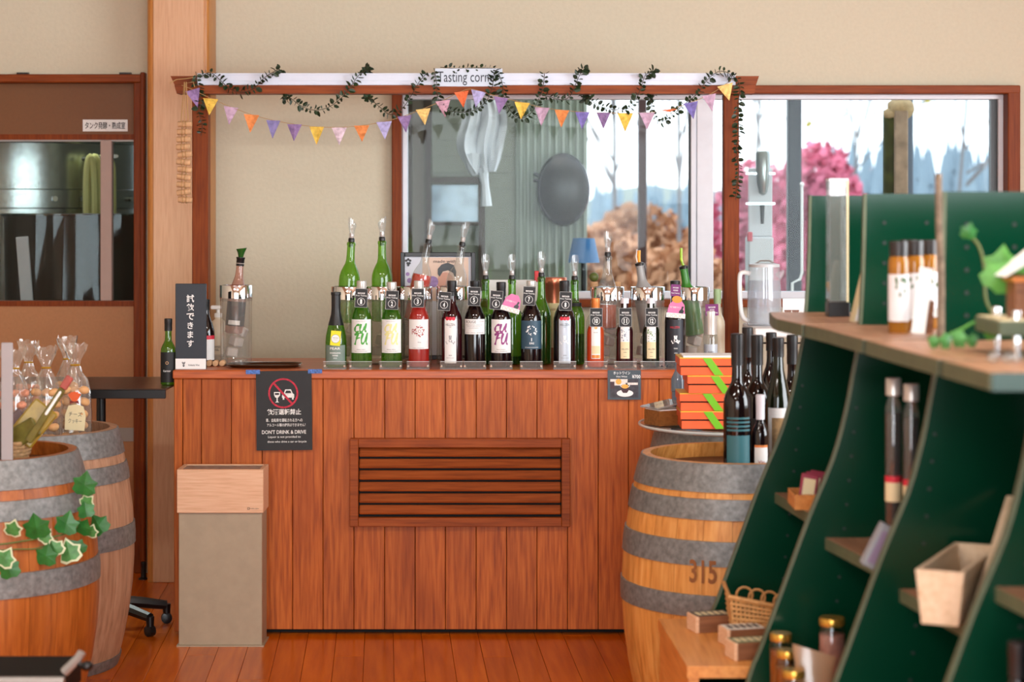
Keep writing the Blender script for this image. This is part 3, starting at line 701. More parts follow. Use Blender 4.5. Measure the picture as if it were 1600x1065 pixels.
# eucalyptus garlands wound round the beam
M_leaf = mat('eucalyptus_leaf', (30, 50, 26), .45, var=.5, scale=9); M_stem = mat('dark_stem', (50, 44, 30), .7)
rg = random.Random(5)
def garland(name, label, path, group=None, step=.0165, size=.0185):
    t = thing(name, label, 'garland', path[0], group)
    pts = [Vector(p) for p in smooth_pts([tuple(p) for p in path], 6)]
    MB().tube(pts, .0014, 5).build('stem', M_stem, t, True)
    mb = MB(); acc = 0
    for a, b in zip(pts[:-1], pts[1:]):
        d = b-a; acc += d.length
        while acc > step:
            acc -= step; p = b-d.normalized()*acc; tn = d.normalized()
            for sgn in (1, -1):
                s = size*rg.uniform(.55, 1.35)
                side = tn.cross(Vector((rg.gauss(0, .5), -1, rg.gauss(0, .5)))).normalized()*sgn
                ax = (side+tn*rg.uniform(.1, .7)+Vector((0, -rg.uniform(.0, .5), 0))).normalized()
                nrm = ax.cross(Vector((rg.gauss(0, 1), rg.gauss(0, 1), rg.gauss(0, 1)))).normalized(); wd = ax.cross(nrm)
                o0 = p+ax*.002; fold = nrm*s*.15
                mb.add([o0, o0+ax*s*.35+wd*s*.42+fold, o0+ax*s*.9+wd*s*.36+fold, o0+ax*s*1.25, o0+ax*s*.9-wd*s*.36+fold, o0+ax*s*.35-wd*s*.42+fold], [(0, 1, 2, 3), (0, 3, 4, 5)])
    o = mb.build('leaves', M_leaf, t); o['kind'] = 'stuff'; return t
yf, yk = 8.045, 8.185
def F(a, b): return P(a, b, yf)
def K(a, b): return P(a, b, yk)
main = [F(312, 122), F(328, 113), F(345, 126), F(360, 139), F(378, 144), F(397, 138), F(410, 124), F(428, 112), K(440, 112), K(445, 152), F(452, 152), F(470, 165), F(490, 172), F(512, 168), F(532, 154), F(546, 138), F(560, 118), F(572, 110), K(574, 112), K(572, 152), F(576, 152), F(592, 166), F(610, 179), F(628, 170), F(642, 150), F(655, 128), F(668, 113)]
garland('eucalyptus_garland', 'dark green eucalyptus garland looping over the left half of the beam', main, 'eucalyptus garlands')
main2 = [F(678, 106), F(682, 128), F(684, 152), F(692, 168), F(712, 175), F(738, 173), F(758, 160), F(768, 140), F(772, 118), F(776, 110), F(784, 128), F(788, 152), F(797, 172), F(812, 185), F(830, 176), F(840, 158), F(848, 138), F(851, 114)]
garland('eucalyptus_garland', 'dark green eucalyptus garland hanging in loops around the Tasting corner sign', main2, 'eucalyptus garlands')
main3 = [F(846, 148), F(862, 152), F(880, 156), F(892, 148), F(900, 130), F(908, 113), K(914, 112), K(914, 152), F(918, 152), F(934, 164), F(952, 170), F(978, 171), F(992, 158), F(1001, 138), F(1008, 118), F(1018, 112), K(1020, 114), K(1016, 152), F(1017, 155), F(1020, 176), F(1032, 190), F(1050, 180), F(1070, 162), F(1090, 146), F(1104, 126), F(1122, 112), F(1138, 114), F(1146, 126)]
garland('eucalyptus_garland', 'dark green eucalyptus garland looping over the right half of the beam', main3, 'eucalyptus garlands')
garland('eucalyptus_garland', 'long eucalyptus strand hanging down the right-hand counter post', [F(1140, 118), F(1150, 122), F(1156, 140), F(1152, 170), F(1154, 200), F(1151, 235), F(1154, 268), F(1150, 300), F(1149, 312)], 'eucalyptus garlands')
garland('eucalyptus_garland', 'short eucalyptus strand hanging down the left-hand counter post', [F(306, 112), F(308, 130), F(313, 155), F(311, 175), F(316, 195), F(314, 212)], 'eucalyptus garlands')
garland('eucalyptus_garland', 'thin eucalyptus sprig lying along the top of the Tasting corner sign', [P(688, 105, 8.06), P(715, 107, 8.06), P(745, 106, 8.06), P(775, 107, 8.06)], 'eucalyptus garlands', .018, .014)

# string of corks
ck = thing('cork_string', 'string of wine corks tied with jute hanging from the left beam end', 'cork string', P(288, 140, 8.03))
M_jute = mat('jute', (178, 140, 88), .85); M_cork = mat('cork', (202, 158, 116), .8, var=.15, scale=70)
Yk = 8.03
MB().tube([P(283, 190, Yk), P(288, 128, Yk), P(291, 128, Yk), P(294, 190, Yk)], .0022, 6).tube([P(288, 190, Yk-.005), P(289, 130, Yk-.005), P(302, 128, Yk), P(304, 136, Yk)], .0018, 6).tube([P(265, 130, Yk), P(276, 124, Yk), P(289, 123, Yk), P(302, 121, Yk)], .0018, 6).build('cord', M_jute, ck, True)
for i in range(11):
    py = 194+i*11.8; c = P(288+R.uniform(-1.5, 1.5), py, Yk); r = 4.7*Yk/FPX; l = 11*Yk/FPX; tl = R.uniform(-.12, .12)
    M_ = Matrix.Translation(c) @ Matrix.Rotation(tl, 4, 'Y') @ Matrix.Rotation(math.pi/2+R.uniform(-.15, .15)*0, 4, 'Y')
    q = MB().lathe([(r*.86, -l), (r, -l+.003), (r, l-.003), (r*.86, l)], 14, (0, 0, 0), M_).build('cork', M_cork, ck, True)
    for s_ in (-.25, .2):
        MB().tube([M_ @ Vector(((r+.0012)*math.cos(a*math.pi/6), (r+.0012)*math.sin(a*math.pi/6), l*s_)) for a in range(12)], .0016, 5, True).build('wrap', M_jute, q, True)
MB().tube([P(284, 190, Yk+.018), P(284, 318, Yk+.018)], .0016, 5).tube([P(291, 190, Yk+.016), P(291, 318, Yk+.016)], .0016, 5).build('back_cord', M_jute, ck, True)

# ---------------------------------------------------------------- posters on the counter front
M_tape = mat('patterned_tape', (60, 104, 176), .4, var=.6, scale=160); M_red_ink = mat('red_chalk', (186, 46, 66), .8, var=.3, scale=120); M_chalk = mat('white_chalk', (228, 228, 224), .8, var=.15, scale=120)
yp = YC-.016
po = thing('drink_drive_poster', 'black chalkboard poster against drinking and driving on the counter front', 'poster', P(444, 641, yp))
c = P(444, 641, yp); k = yp/FPX
M_p = Matrix.Translation(c) @ Matrix.Rotation(math.radians(-.6), 4, 'Y')
def pf(u, v, d=0): return M_p @ Vector((u*k, -.0012-d, -v*k))      # u,v in px from the poster centre
MB().box(-43.5*k, 43.5*k, -.0012, .0008, -62*k, 62*k, M_p).build('sheet', M_blackcard, po)
mb = MB(); put(mb, disc_geo(-1, -27, 23.5, 40, 20.8), lambda u, v: pf(u, v, .0006)); mb.build('prohibition_ring', M_red_ink, po)
mb = MB(); put(mb, stroke_geo([(-16, -43), (13, -10)], 3.2), lambda u, v: pf(u, v, .0010)); mb.build('prohibition_bar', M_red_ink, po)
mb = MB()
put(mb, ([(-15.5, -29), (-6, -29), (-6, -24), (-8.5, -20.5), (-9.8, -20), (-9.8, -14.5), (-7.5, -12.8), (-14, -12.8), (-11.6, -14.5), (-11.6, -20), (-13.5, -20.5), (-15.5, -24)], [tuple(range(12))]), lambda u, v: pf(u, v, .0006))
put(mb, ([(-3, -24), (0, -27), (2, -33), (11, -33), (13.5, -27), (16, -25), (16, -20), (15, -20), (15, -17), (12.5, -17), (12.5, -20), (0.5, -20), (.5, -17), (-2, -17), (-2, -20), (-3, -20)], [tuple(range(16))]), lambda u, v: pf(u, v, .0006))
mb.build('glass_and_car', M_chalk, po)
mb = MB(); put(mb, rect_geo(-14, -7.6, -27.5, -24.5), lambda u, v: pf(u, v, .0009)); put(mb, ([(3.2, -31), (10, -31), (11.8, -27), (1.8, -27)], [(0, 1, 2, 3)]), lambda u, v: pf(u, v, .0009)); mb.build('glass_and_car_panes', M_blackcard, po)
for s_, u, v, w, h, bo in (('飲酒運転禁止', 0, 2.5, 53, 10, .02), ('車、自転車を運転される方への', 0, 15, 57, 5.5, .01), ('アルコール類の提供はできません！', 3, 22.5, 60, 5, .01), ("DON'T DRINK & DRIVE", -.5, 33.5, 69, 6, .015), ('Liquor is not provided to', 0, 41.5, 51, 4.5, .008), ('those who drive a car or bicycle', 4, 49, 61, 4.2, .008)):
    g = text_geo(s_, w=w, h=h, bold=bo); mb = MB(); put(mb, ([(a+u, -b+v) for a, b in g[0]], g[1]), lambda a, b: pf(a, b, .0006)); mb.build('lettering', M_chalk, po)
for u in (-48, 49):
    m = Matrix.Translation(c) @ Matrix.Rotation(math.radians(-.6), 4, 'Y'); MB().box((u-11)*k, (u+11)*k, -.003, -.0015, 57.5*k, 64*k, m).build('tape', M_tape, po)
hw = thing('hot_wine_card', 'small dark card advertising hot wine on the counter front', 'card', P(975, 601, yp))
c = P(975.5, 601, yp)
box('card', mat('slate_card', (58, 70, 78), .4, var=.15, scale=30), hw, c.x-26*k, c.x+26*k, yp-.0012, yp+.0008, c.z-23*k, c.z+23*k)
def hf(u, v, d=0): return (c.x+u*k, yp-.0015-d, c.z-v*k)
for s_, u, v, w, h in (('ホットワイン', -4, -18.5, 26, 5), ('¥700', 18.5, -13, 13, 5.5), ('Hot Wine', -4, -13, 17, 2.5)):
    g = text_geo(s_, w=w, h=h, bold=.01); mb = MB(); put(mb, ([(a+u, -b+v) for a, b in g[0]], g[1]), hf); mb.build('lettering', M_white, hw)
mb = MB(); put(mb, rect_geo(-22, 22, -9, 20), hf); mb.build('photo', mat('dark_photo', (52, 44, 52), .4, var=.6, scale=60), hw)
mb = MB(); put(mb, rect_geo(-22, 5, -9, 1), lambda u, v: hf(u, v, .0003)); put(mb, rect_geo(2, 21, -3.5, 0), lambda u, v: hf(u, v, .0003)); mb.build('photo_cloth', mat('photo_white', (226, 214, 206), .5, var=.15, scale=200), hw)
mb = MB(); put(mb, rect_geo(-22, -15.5, -5, 6), lambda u, v: hf(u, v, .0005)); put(mb, ([(-6, 2), (8, 2), (6.5, 9), (4, 12.5), (-2, 12.5), (-4.5, 9)], [tuple(range(6))]), lambda u, v: hf(u, v, .0009)); mb.build('photo_wine', mat('photo_wine', (60, 18, 30), .4), hw)
mb = MB(); put(mb, ([(1+13*math.cos(a*.3), 13+5.5*math.sin(a*.3)) for a in range(21)], [tuple(range(21))]), lambda u, v: hf(u, v, .0006)); put(mb, disc_geo(1, 1.5, 7.5, 20, 6.6), lambda u, v: hf(u, v*.55, .0012)); mb.build('photo_saucer', M_white, hw)
mb = MB(); put(mb, disc_geo(-9, -5, 4.5), lambda u, v: hf(u, v, .0006)); put(mb, disc_geo(1, 4, 5.5), lambda u, v: hf(u, v*.6, .0014)); mb.build('photo_orange', mat('photo_orange', (230, 168, 70), .5, var=.2, scale=300), hw)

# ---------------------------------------------------------------- waste bin
YT = 7.262; kt = YT/FPX
wbn = thing('waste_bin', 'slim waste bin with grey body and pale wooden sleeve top', 'waste bin', (X(346, YT), YT+.07, 0))
M_binw = wood('pale_bin_wood', (206, 156, 118), (222, 176, 140), (230, 190, 156), 'X', .5, 50, .02, .5); M_bing = mat('grey_laminate', (166, 149, 124), .5, var=.05, scale=25); M_bing2 = mat('grey_laminate_side', (150, 136, 118), .5, var=.05, scale=25)
bx0, bx1 = X(276.5, YT), X(411.5, YT); by0, by1 = YT, YT+.155; zt_ = Z(733, YT); zm = Z(801, YT)
mb = MB().bbox(bx0+.005, bx1-.006, by0+.008, by1-.008, .004, zm+.02, .002); mb.build('body', M_bing, wbn)
box('foot_plate', M_bing, wbn, bx0-.002, bx1+.002, by0-.0, by1, 0, .005)
f = .026
box('sleeve_front', M_binw, wbn, bx0, bx1, by0-.004, by0+.014, zm, zt_, .002)
box('sleeve_back', M_binw, wbn, bx0, bx1, by1-.014, by1, zm, zt_, .002)
box('sleeve_side', M_binw, wbn, bx0, bx0+.016, by0+.014, by1-.014, zm, zt_, .001)
box('sleeve_side', M_binw, wbn, bx1-.016, bx1, by0+.014, by1-.014, zm, zt_, .001)
box('liner', mat('silver_liner', (120, 126, 122), .3, var=.5, scale=40), wbn, bx0+.018, bx1-.018, by0+.016, by1-.016, zt_-.03, zt_-.003)
mb = MB(); put(mb, text_geo('yamato japan', w=.036, h=.006), lambda u, v: (X(397, YT)+u, by0-.0048, Z(794, YT)+v)); put(mb, ([(-.004, -.004), (.004, -.004), (.004, .004), (-.004, .004), (-.0025, -.0025), (.0025, -.0025), (.0025, .0025), (-.0025, .0025)], [(0, 1, 5, 4), (1, 2, 6, 5), (2, 3, 7, 6), (3, 0, 4, 7)]), lambda u, v: (X(388.5, YT)+u, by0-.0048, Z(794, YT)+v)); mb.build('maker_mark', M_black, wbn)

# ---------------------------------------------------------------- high side table with castors
tb = thing('side_table', 'high dark side table on a castor base beside the counter', 'table', (-1.62, 7.62, 0))
tz = Z(607, 7.36)
tx1 = cx0-.012
box('top', wood('dark_walnut_top', (40, 28, 22), (70, 50, 40), (92, 68, 54), 'X', .3, 40, .02, .3), tb, -2.02, tx1, 7.36, 7.89, tz-.008, tz, .002)
box('apron', M_black, tb, -2.02, tx1, 7.352, 7.37, tz-.036, tz-.003, .002)
box('apron', M_black, tb, -2.02, tx1, 7.875, 7.89, tz-.036, tz-.008)
xp = X(158, 7.62)
MB().tube([(xp, 7.62, .08), (xp, 7.62, tz-.01)], .018, 12).build('column', M_black, tb, True)
MB().lathe([(.045, .06), (.045, .11), (.03, .13)], 16, (xp, 7.62, 0)).build('hub', M_black, tb, True)
for dx, dy in ((.24, .06), (.22, -.18), (-.22, .16), (-.24, -.08)):
    ex, ey = xp+dx, 7.62+dy
    q = MB().tube([(xp, 7.62, .10), (xp+dx*.6, 7.62+dy*.6, .085), (ex, ey, .07)], [.026, .022, .018], 8).build('foot', M_black, tb, True)
    MB().lathe([(.014, .03), (.016, .075)], 10, (ex, ey, 0)).build('castor_stem', M_black, q, True)
    m = T(ex, ey, .021, math.atan2(dy, dx)) @ Matrix.Rotation(math.pi/2, 4, 'X')
    MB().lathe([(.012, -.014), (.021, -.012), (.021, .012), (.012, .014)], 14, (0, 0, 0), m).build('castor_wheel', M_black, q, True)
# ================================================================ BOTTLES ON THE COUNTER
G_green = thin_glass('green_bottle_glass', (168, 214, 104), 1.3, body=.13, bodycol=(78, 160, 38))
G_green2 = thin_glass('bright_green_glass', (182, 222, 120), 1.2, body=.15, bodycol=(104, 180, 56))
G_clear = thin_glass('clear_bottle_glass', (240, 244, 243), 1.5, body=.05, bodycol=(235, 238, 238))
G_spout = thin_glass('clear_spout', (238, 242, 242), 2.2, body=.14, bodycol=(236, 238, 240))
G_frost = thin_glass('frosted_bottle_glass', (190, 190, 188), .6, body=.55, bodycol=(190, 188, 186), rough=.3)
G_gfrost = thin_glass('frosted_green_glass', (80, 170, 50), .6, body=.6, bodycol=(62, 150, 44), rough=.3)
G_rose = thin_glass('rose_wine_glass', (232, 110, 96), 1.2, body=.45, bodycol=(196, 44, 34))
G_orange = thin_glass('orange_wine_glass', (250, 130, 60), 1.2, body=.5, bodycol=(224, 84, 24))
G_pink = thin_glass('pale_pink_glass', (236, 206, 196), 1.3, body=.15, bodycol=(220, 180, 168))
M_wine = mat('dark_wine_glass', (18, 8, 10), .06, spec=.6)
M_wine2 = mat('dark_red_wine_glass', (44, 8, 14), .06, spec=.6)
M_dkgreen = mat('dark_green_wine_glass', (20, 24, 12), .08, spec=.6)
M_redliq = mat('red_liquid', (206, 50, 24), .1, spec=.4); M_orliq = mat('orange_liquid', (226, 92, 34), .15)
M_darkliq = mat('dark_wine_liquid', (16, 8, 8), .1); M_brliq = mat('brown_red_liquid', (74, 24, 22), .15)
M_foil_s = mat('silver_foil', (214, 210, 204), .3, metal=.5); M_foil_k = mat('black_foil', (22, 22, 24), .4); M_foil_o = mat('orange_foil', (222, 132, 66), .3, metal=.35); M_foil_w = mat('white_cap', (226, 224, 232), .4)
M_paper = mat('white_label_paper', (232, 232, 230), .6); M_cream = mat('cream_label_paper', (226, 208, 166), .6); M_silver_l = mat('silver_label_paper', (186, 196, 206), .35, metal=.15)
M_teal_l = mat('slate_blue_label', (44, 74, 92), .5, var=.1); M_grey_l = mat('sage_grey_label', (116, 134, 124), .5, var=.05); M_ink = mat('grey_ink', (70, 68, 72), .6); M_red_l = mat('red_dot_print', (206, 40, 62), .5)
M_purple = mat('purple_brush_print', (142, 62, 122), .6, var=.12, scale=120); M_grbr = mat('green_brush_print', (74, 160, 62), .6, var=.2, scale=120); M_yebr = mat('pale_yellow_brush_print', (230, 226, 158), .6, var=.06, scale=120); M_redprint = mat('faded_red_print', (170, 84, 84), .6); M_greyprint = mat('grey_metal_print', (150, 152, 156), .35, metal=.3)
M_pinktag = mat('pink_tag', (214, 120, 168), .6, var=.05); M_yeltag = mat('yellow_tag', (236, 226, 40), .6); M_purtag = mat('purple_tag', (116, 36, 108), .5)
M_cord = mat('black_cord', (14, 14, 14), .7)
YF1 = 7.57; KF = YF1/FPX

def prof(style, h, r):
    if style == 'bord': p = [(.80, 0), (.97, .004/h), (1, .015), (1, .53), (.97, .575), (.86, .63), (.66, .69), (.48, .735), (.41, .78), (.385, .85), (.37, .955), (.42, .96), (.42, .985), (.36, 1)]
    elif style == 'champ': p = [(.80, 0), (.97, .004/h), (1, .015), (1, .34), (.95, .42), (.80, .52), (.60, .62), (.44, .71), (.40, .78), (.40, .96), (.45, .965), (.45, 1)]
    elif style == 'half': p = [(.80, 0), (.97, .004/h), (1, .015), (1, .50), (.96, .55), (.80, .60), (.58, .645), (.46, .68), (.44, .74), (.42, .955), (.47, .96), (.47, .985), (.42, 1)]
    elif style == 'mag': p = [(.80, 0), (.97, .004/h), (1, .015), (1, .50), (.97, .54), (.84, .585), (.60, .63), (.44, .665), (.40, .71), (.38, .955), (.42, .96), (.42, .985), (.36, 1)]
    elif style == 'sloped': p = [(.80, 0), (.97, .004/h), (1, .015), (1, .46), (.96, .53), (.82, .61), (.62, .69), (.46, .76), (.40, .84), (.37, .955), (.42, .96), (.42, .985), (.36, 1)]
    return [(a*r, b*h) for a, b in p]
def r_at(pr, z):
    for (r0, z0), (r1, z1) in zip(pr[:-1], pr[1:]):
        if z0 <= z <= z1: return r0+(r1-r0)*(z-z0)/max(1e-9, z1-z0)
    return pr[-1][0]
def wrapf(r, z0, a0=0): return lambda u, v: (r*math.sin(u/r+a0), -r*math.cos(u/r+a0), z0+v)
def label_patch(parent, r, half, z0, z1, m, name='paper_label', a0=0):
    mb = MB(); n = 16
    for zz in (z0, z1):
        for i in range(n+1): mb.v.append(wrapf(r, zz, a0)(-half+2*half*i/n, 0))
    for i in range(n): mb.f.append((i, i+1, n+2+i, n+1+i))
    return mb.build(name, m, parent, True)
def ring(parent, r, z, m, name='neck_cord', t=.0012):
    return MB().tube([(r*math.cos(a*math.pi/8), r*math.sin(a*math.pi/8), z) for a in range(16)], t, 5, True).build(name, m, parent, True)
def card(parent, name, m, cx, y, cz, w, h, tilt=0, th=.0008):
    m_ = Matrix.Translation((cx, y, cz)) @ Matrix.Rotation(math.radians(tilt), 4, 'Y')
    o = MB().box(-w/2, w/2, -th, th, -h/2, h/2, m_).build(name, m, parent)
    return o, (lambda u, v, d=.0004: m_ @ Vector((u, -th-d, v)))
def letters(parent, s, f, u, v, w, h=None, m=None, bold=.01, name='lettering'):
    mb = MB(); put(mb, shift(text_geo(s, w=w, h=h, bold=bold), u, v), f); return mb.build(name, m or M_ink, parent)
def num_tag(parent, num, hz, r_neck, y, du=0, dz=0, tilt=0):
    ring(parent, r_neck, hz+.006, M_cord)
    o, f = card(parent, 'neck_tag', M_blackcard, du, y, hz-.028+dz, .0465, .070, tilt)
    MB().tube([(-r_neck*.8, -r_neck*.6, hz+.006), (du, y-.002, hz+.002+dz), (r_neck*.8, -r_neck*.6, hz+.006)], .0011, 5).build('tag_cord', M_cord, parent, True)
    mb = MB(); put(mb, shift(text_geo('無料試飲', w=.028, h=.0072, bold=.012), 0, .018), f); put(mb, shift(text_geo('Free Tasting', w=.040, h=.0062, bold=.01), 0, .0085), f)
    put(mb, disc_geo(0, -.0135, .0145, 28, .0132), f); put(mb, shift(text_geo(num, w=.0075*(1 if len(num) == 1 else 1.7), h=.018, bold=.03), 0, -.0135), f)
    mb.build('tag_print', M_white, o)
    # thin pale edge of the laminated tag
    mb = MB(); w2, h2 = .0465/2, .035
    for a, b in (((-w2, -h2), (w2, -h2)), ((w2, -h2), (w2, h2)), ((w2, h2), (-w2, h2)), ((-w2, h2), (-w2, -h2))): put(mb, stroke_geo([a, b], .0009), f)
    mb.build('tag_edge', mat('tag_edge_'+num, (190, 190, 188), .5), o)
CU = [[(.30, .88), (.10, .84), (-.06, .66), (-.10, .42), (.02, .28), (.16, .30), (.24, .38)], [(.42, .95), (.34, .60), (.34, .36), (.46, .30), (.60, .46), (.74, .72), (.84, 1.0), (.76, .66), (.74, .36), (.86, .34)]]
FU = [[(.22, .20), (.06, -.20), (-.06, -.62), (-.10, -.78)], [(-.14, .02), (.10, .16), (.40, .20), (.56, .24)], [(-.02, -.26), (.14, -.22), (.34, -.18)], [(.58, .18), (.46, -.24), (.46, -.58), (.58, -.66), (.74, -.44), (.88, -.06), (.94, .22), (.84, -.30), (.84, -.66), (.96, -.70)]]
def cufu(parent, r, zc, sc, m):
    mb = MB()
    for st in CU+FU:
        pts = smooth_pts([((x-.40)*sc*1.05, y*sc*1.0) for x, y in st], 5); n = len(pts)
        put(mb, stroke_geo(pts, [sc*(.145+.05*math.sin(i*.6)) for i in range(n)]), wrapf(r, zc))
    mb.build('brush_lettering', m, parent)
def star3(mb, cx, cz, s, f, w=.32, rot=0):
    for a in (90, 210, 330):
        t = math.radians(a+rot)
        for q in (-1, 1):
            put(mb, stroke_geo([(cx+q*w*.28*s*-math.sin(t)+.15*s*math.cos(t), cz+q*w*.28*s*math.cos(t)+.15*s*math.sin(t)), (cx+q*w*.55*s*-math.sin(t)+s*math.cos(t), cz+q*w*.55*s*math.cos(t)+s*math.sin(t))], w*s*.85), f)
def bottle(name, label, loc, h, r, style, glass, cap=None, capz=.86, caph=None, liquid=None, fill=.6, group=None, cat='bottle', rot=(0, 0, 0), seg=28, base=0):
    t = thing(name, label, cat, (0, 0, 0), group); t.location = loc; t.rotation_euler = rot
    pr = prof(style, h, r)
    MB().lathe(pr, seg).build('glass', glass, t, True)
    if liquid:
        q = [(max(.001, a-.0025), b+.004) for a, b in pr if b < fill*h]; q.append((r_at(pr, fill*h)-.0025, fill*h))
        MB().lathe(q, seg).build('liquid', liquid, t, True)
    if cap:
        z0 = capz*h; z1 = caph*h if caph else h+.002
        if style == 'champ':
            q = [(r_at(pr, z0)+.001, z0)]+[(a+.0012, b) for a, b in pr if b > z0]+[(.004, h+.002)]
            MB().lathe(q, 22).build('cap', cap, t, True); return t, pr
        cr_ = max(r_at(pr, z) for z in (z0, h*.9, h*.97))+.0012
        MB().lathe([(cr_, z0), (cr_, z0+(z1-z0)*.55), (cr_+.0006, z0+(z1-z0)*.6), (cr_+.0006, z1-.002), (cr_-.0015, z1)], 20).build('cap', cap, t, True)
    return t, pr
def pourer(t, h, cant=.4, flip=1, mm=None):
    "black stopper and clear scoop-shaped spout on top of a bottle"
    MB().lathe([(.0085, h-.02), (.0095, h), (.0125, h+.001), (.0125, h+.012), (.0105, h+.016)], 16).build('stopper', M_black, t, True)
    mb = MB(); n = 18; lv = [(.009, .014, 0), (.0105, .026, 0), (.0095, .034, 0), (.0125, .050, .1), (.016, .068, .5), (.0155, .084, 1)]
    for rr0, zz, q in lv:
        for i in range(n):
            a = 2*math.pi*i/n; x = rr0*math.cos(a); y = rr0*math.sin(a); mb.v.append((x, y, h+zz+q*(flip*x*math.cos(cant)+y*math.sin(cant))*.9))
    for j in range(len(lv)-1):
        for i in range(n): mb.f.append((j*n+i, j*n+(i+1) % n, (j+1)*n+(i+1) % n, (j+1)*n+i))
    mb.f.append(tuple(range(n)))
    mb.build('spout', G_spout, t, True)
    MB().lathe([(.0075, h+.016), (.0085, h+.030), (.006, h+.034)], 12).build('spout_valve', mat('aerator_core', (206, 186, 178), .3) if 'aerator_core' not in bpy.data.materials else bpy.data.materials['aerator_core'], t, True)
def stand(px, label, Y=YF1):
    x = X(px, Y); t = thing('acrylic_stand', label, 'stand', (x, Y-.05, ZC), 'acrylic bottle stands')
    box('base_plate', M_acryl, t, x-.042, x+.042, Y-.054, Y+.04, ZC, ZC+.0025)
    box('front_plate', M_acryl, t, x-.043, x+.043, Y-.058, Y-.054, ZC+.001, ZC+.029)
    mb = MB(); box('top_edge', mat('acrylic_edge', (196, 200, 202), .3) if 'acrylic_edge' not in bpy.data.materials else bpy.data.materials['acrylic_edge'], t, x-.043, x+.043, Y-.0585, Y-.054, ZC+.0275, ZC+.029)
    for s_ in (-1, 1):
        MB().lathe([(.0038, 0), (.0038, .006)], 10, (0, 0, 0), Matrix.Translation((x+s_*.037, Y-.058, ZC+.011)) @ Matrix.Rotation(math.pi/2, 4, 'X')).build('screw', M_chrome, t, True)
B0 = ZC+.003
def at(px, Y=YF1, z=B0): return (X(px, Y), Y, z)
H = 134*KF
# pear sparkling wine
t, pr = bottle('sparkling_bottle', 'small sparkling wine bottle with black neck foil and yellow tag', at(525), 117*KF, .0405, 'champ', G_green, M_foil_k, .56, group='numbered tasting bottles')
label_patch(t, .0412, .044, .012, 35*KF, M_grey_l); f = wrapf(.0416, 0)
for s_, v, w, h_ in (('PEAR', 30*KF, .040, .009), ('SPARKLING', 23*KF, .042, .006), ('WINE', 19*KF, .022, .006), ('2023', 15*KF, .014, .004), ('NIAGARA JAPAN', 10*KF, .04, .003)): letters(t, s_, f, 0, v, w, h_, M_white)
o, f = card(t, 'neck_tag', M_yeltag, .002, -.0405, 46*KF, .038, .056, 5); mb = MB(); put(mb, disc_geo(0, -.002, .0165, 24), f); mb.build('tag_disc', M_white, o); mb = MB(); put(mb, disc_geo(0, -.002, .0165, 24, .0155), lambda u, v: f(u, v, .0007)); put(mb, shift(text_geo('PEAR WINE', w=.02, h=.0035, bold=.01), 0, .001), lambda u, v: f(u, v, .0007)); put(mb, shift(text_geo('2 0 2 3', w=.016, h=.003), 0, -.006), lambda u, v: f(u, v, .0007)); mb.build('tag_print', M_ink, o)
MB().tube([(-.017, -.012, .175), (0, -.036, .140), (.017, -.012, .175)], .0012, 5).tube([(0, -.036, .14), (.001, -.0415, .134)], .0012, 5).build('tag_cord', M_jute, t, True)
def lab_big(t, m, top=500, bot=552, half=.046):
    z0 = (575-bot)*KF; z1 = (575-top)*KF; label_patch(t, .0402, half, z0, z1, m); return z0, z1
RB = .0396
# 1, 2 : green CUFU bottles
for px, num, m, lab in ((565, '1', M_grbr, 'green wine bottle tagged number 1 with green brush lettering'), (612, '2', M_yebr, 'green wine bottle tagged number 2 with pale yellow brush lettering')):
    t, pr = bottle('wine_bottle', lab, at(px), H if num == '1' else H*.985, RB, 'bord', G_green, M_foil_s, .80, group='numbered tasting bottles')
    z0, z1 = lab_big(t, M_paper); cufu(t, .0406, (z0+z1)/2+.003, .046, m); f = wrapf(.0406, 0)
    letters(t, 'White Wine', f, 0, z0+.013, .034, .003); letters(t, 'Otaru Hokkaido Japan', f, 0, z0+.006, .052, .003); letters(t, 'Hokkaido Winery Co', f, 0, z1-.007, .036, .0025)
    num_tag(t, num, H-.034, .0172, -.043, .002 if num == '1' else .004, 0 if num == '1' else -.008, 2)
# 3 rose
t, pr = bottle('wine_bottle', 'rose red wine bottle tagged number 3 with a white floral label', at(654.5), H, RB, 'bord', G_rose, M_foil_s, .80, group='numbered tasting bottles')
z0, z1 = lab_big(t, M_paper, 500, 546); mb = MB(); f = wrapf(.0406, 0)
for i in range(26):
    a = i*2*math.pi/26; rr0 = .0155+.003*math.sin(i*2.3); put(mb, disc_geo(.004+rr0*math.cos(a), (z0+z1)/2+.012+rr0*math.sin(a)*1.1, .0024+.001*math.sin(i*1.7), 8), f)
put(mb, shift(text_geo('R', h=.02), -.019, (z0+z1)/2+.010), f); put(mb, disc_geo(.004, (z0+z1)/2+.012, .006, 14, .0045), f); mb.build('floral_print', M_redprint, t)
letters(t, 'Rose', f, .004, z0+.026, .012, .004); letters(t, 'Otaru Hokkaido', f, 0, z0+.004, .046, .0025)
num_tag(t, '3', H-.034, .0172, -.043, -.002, 0, 1)
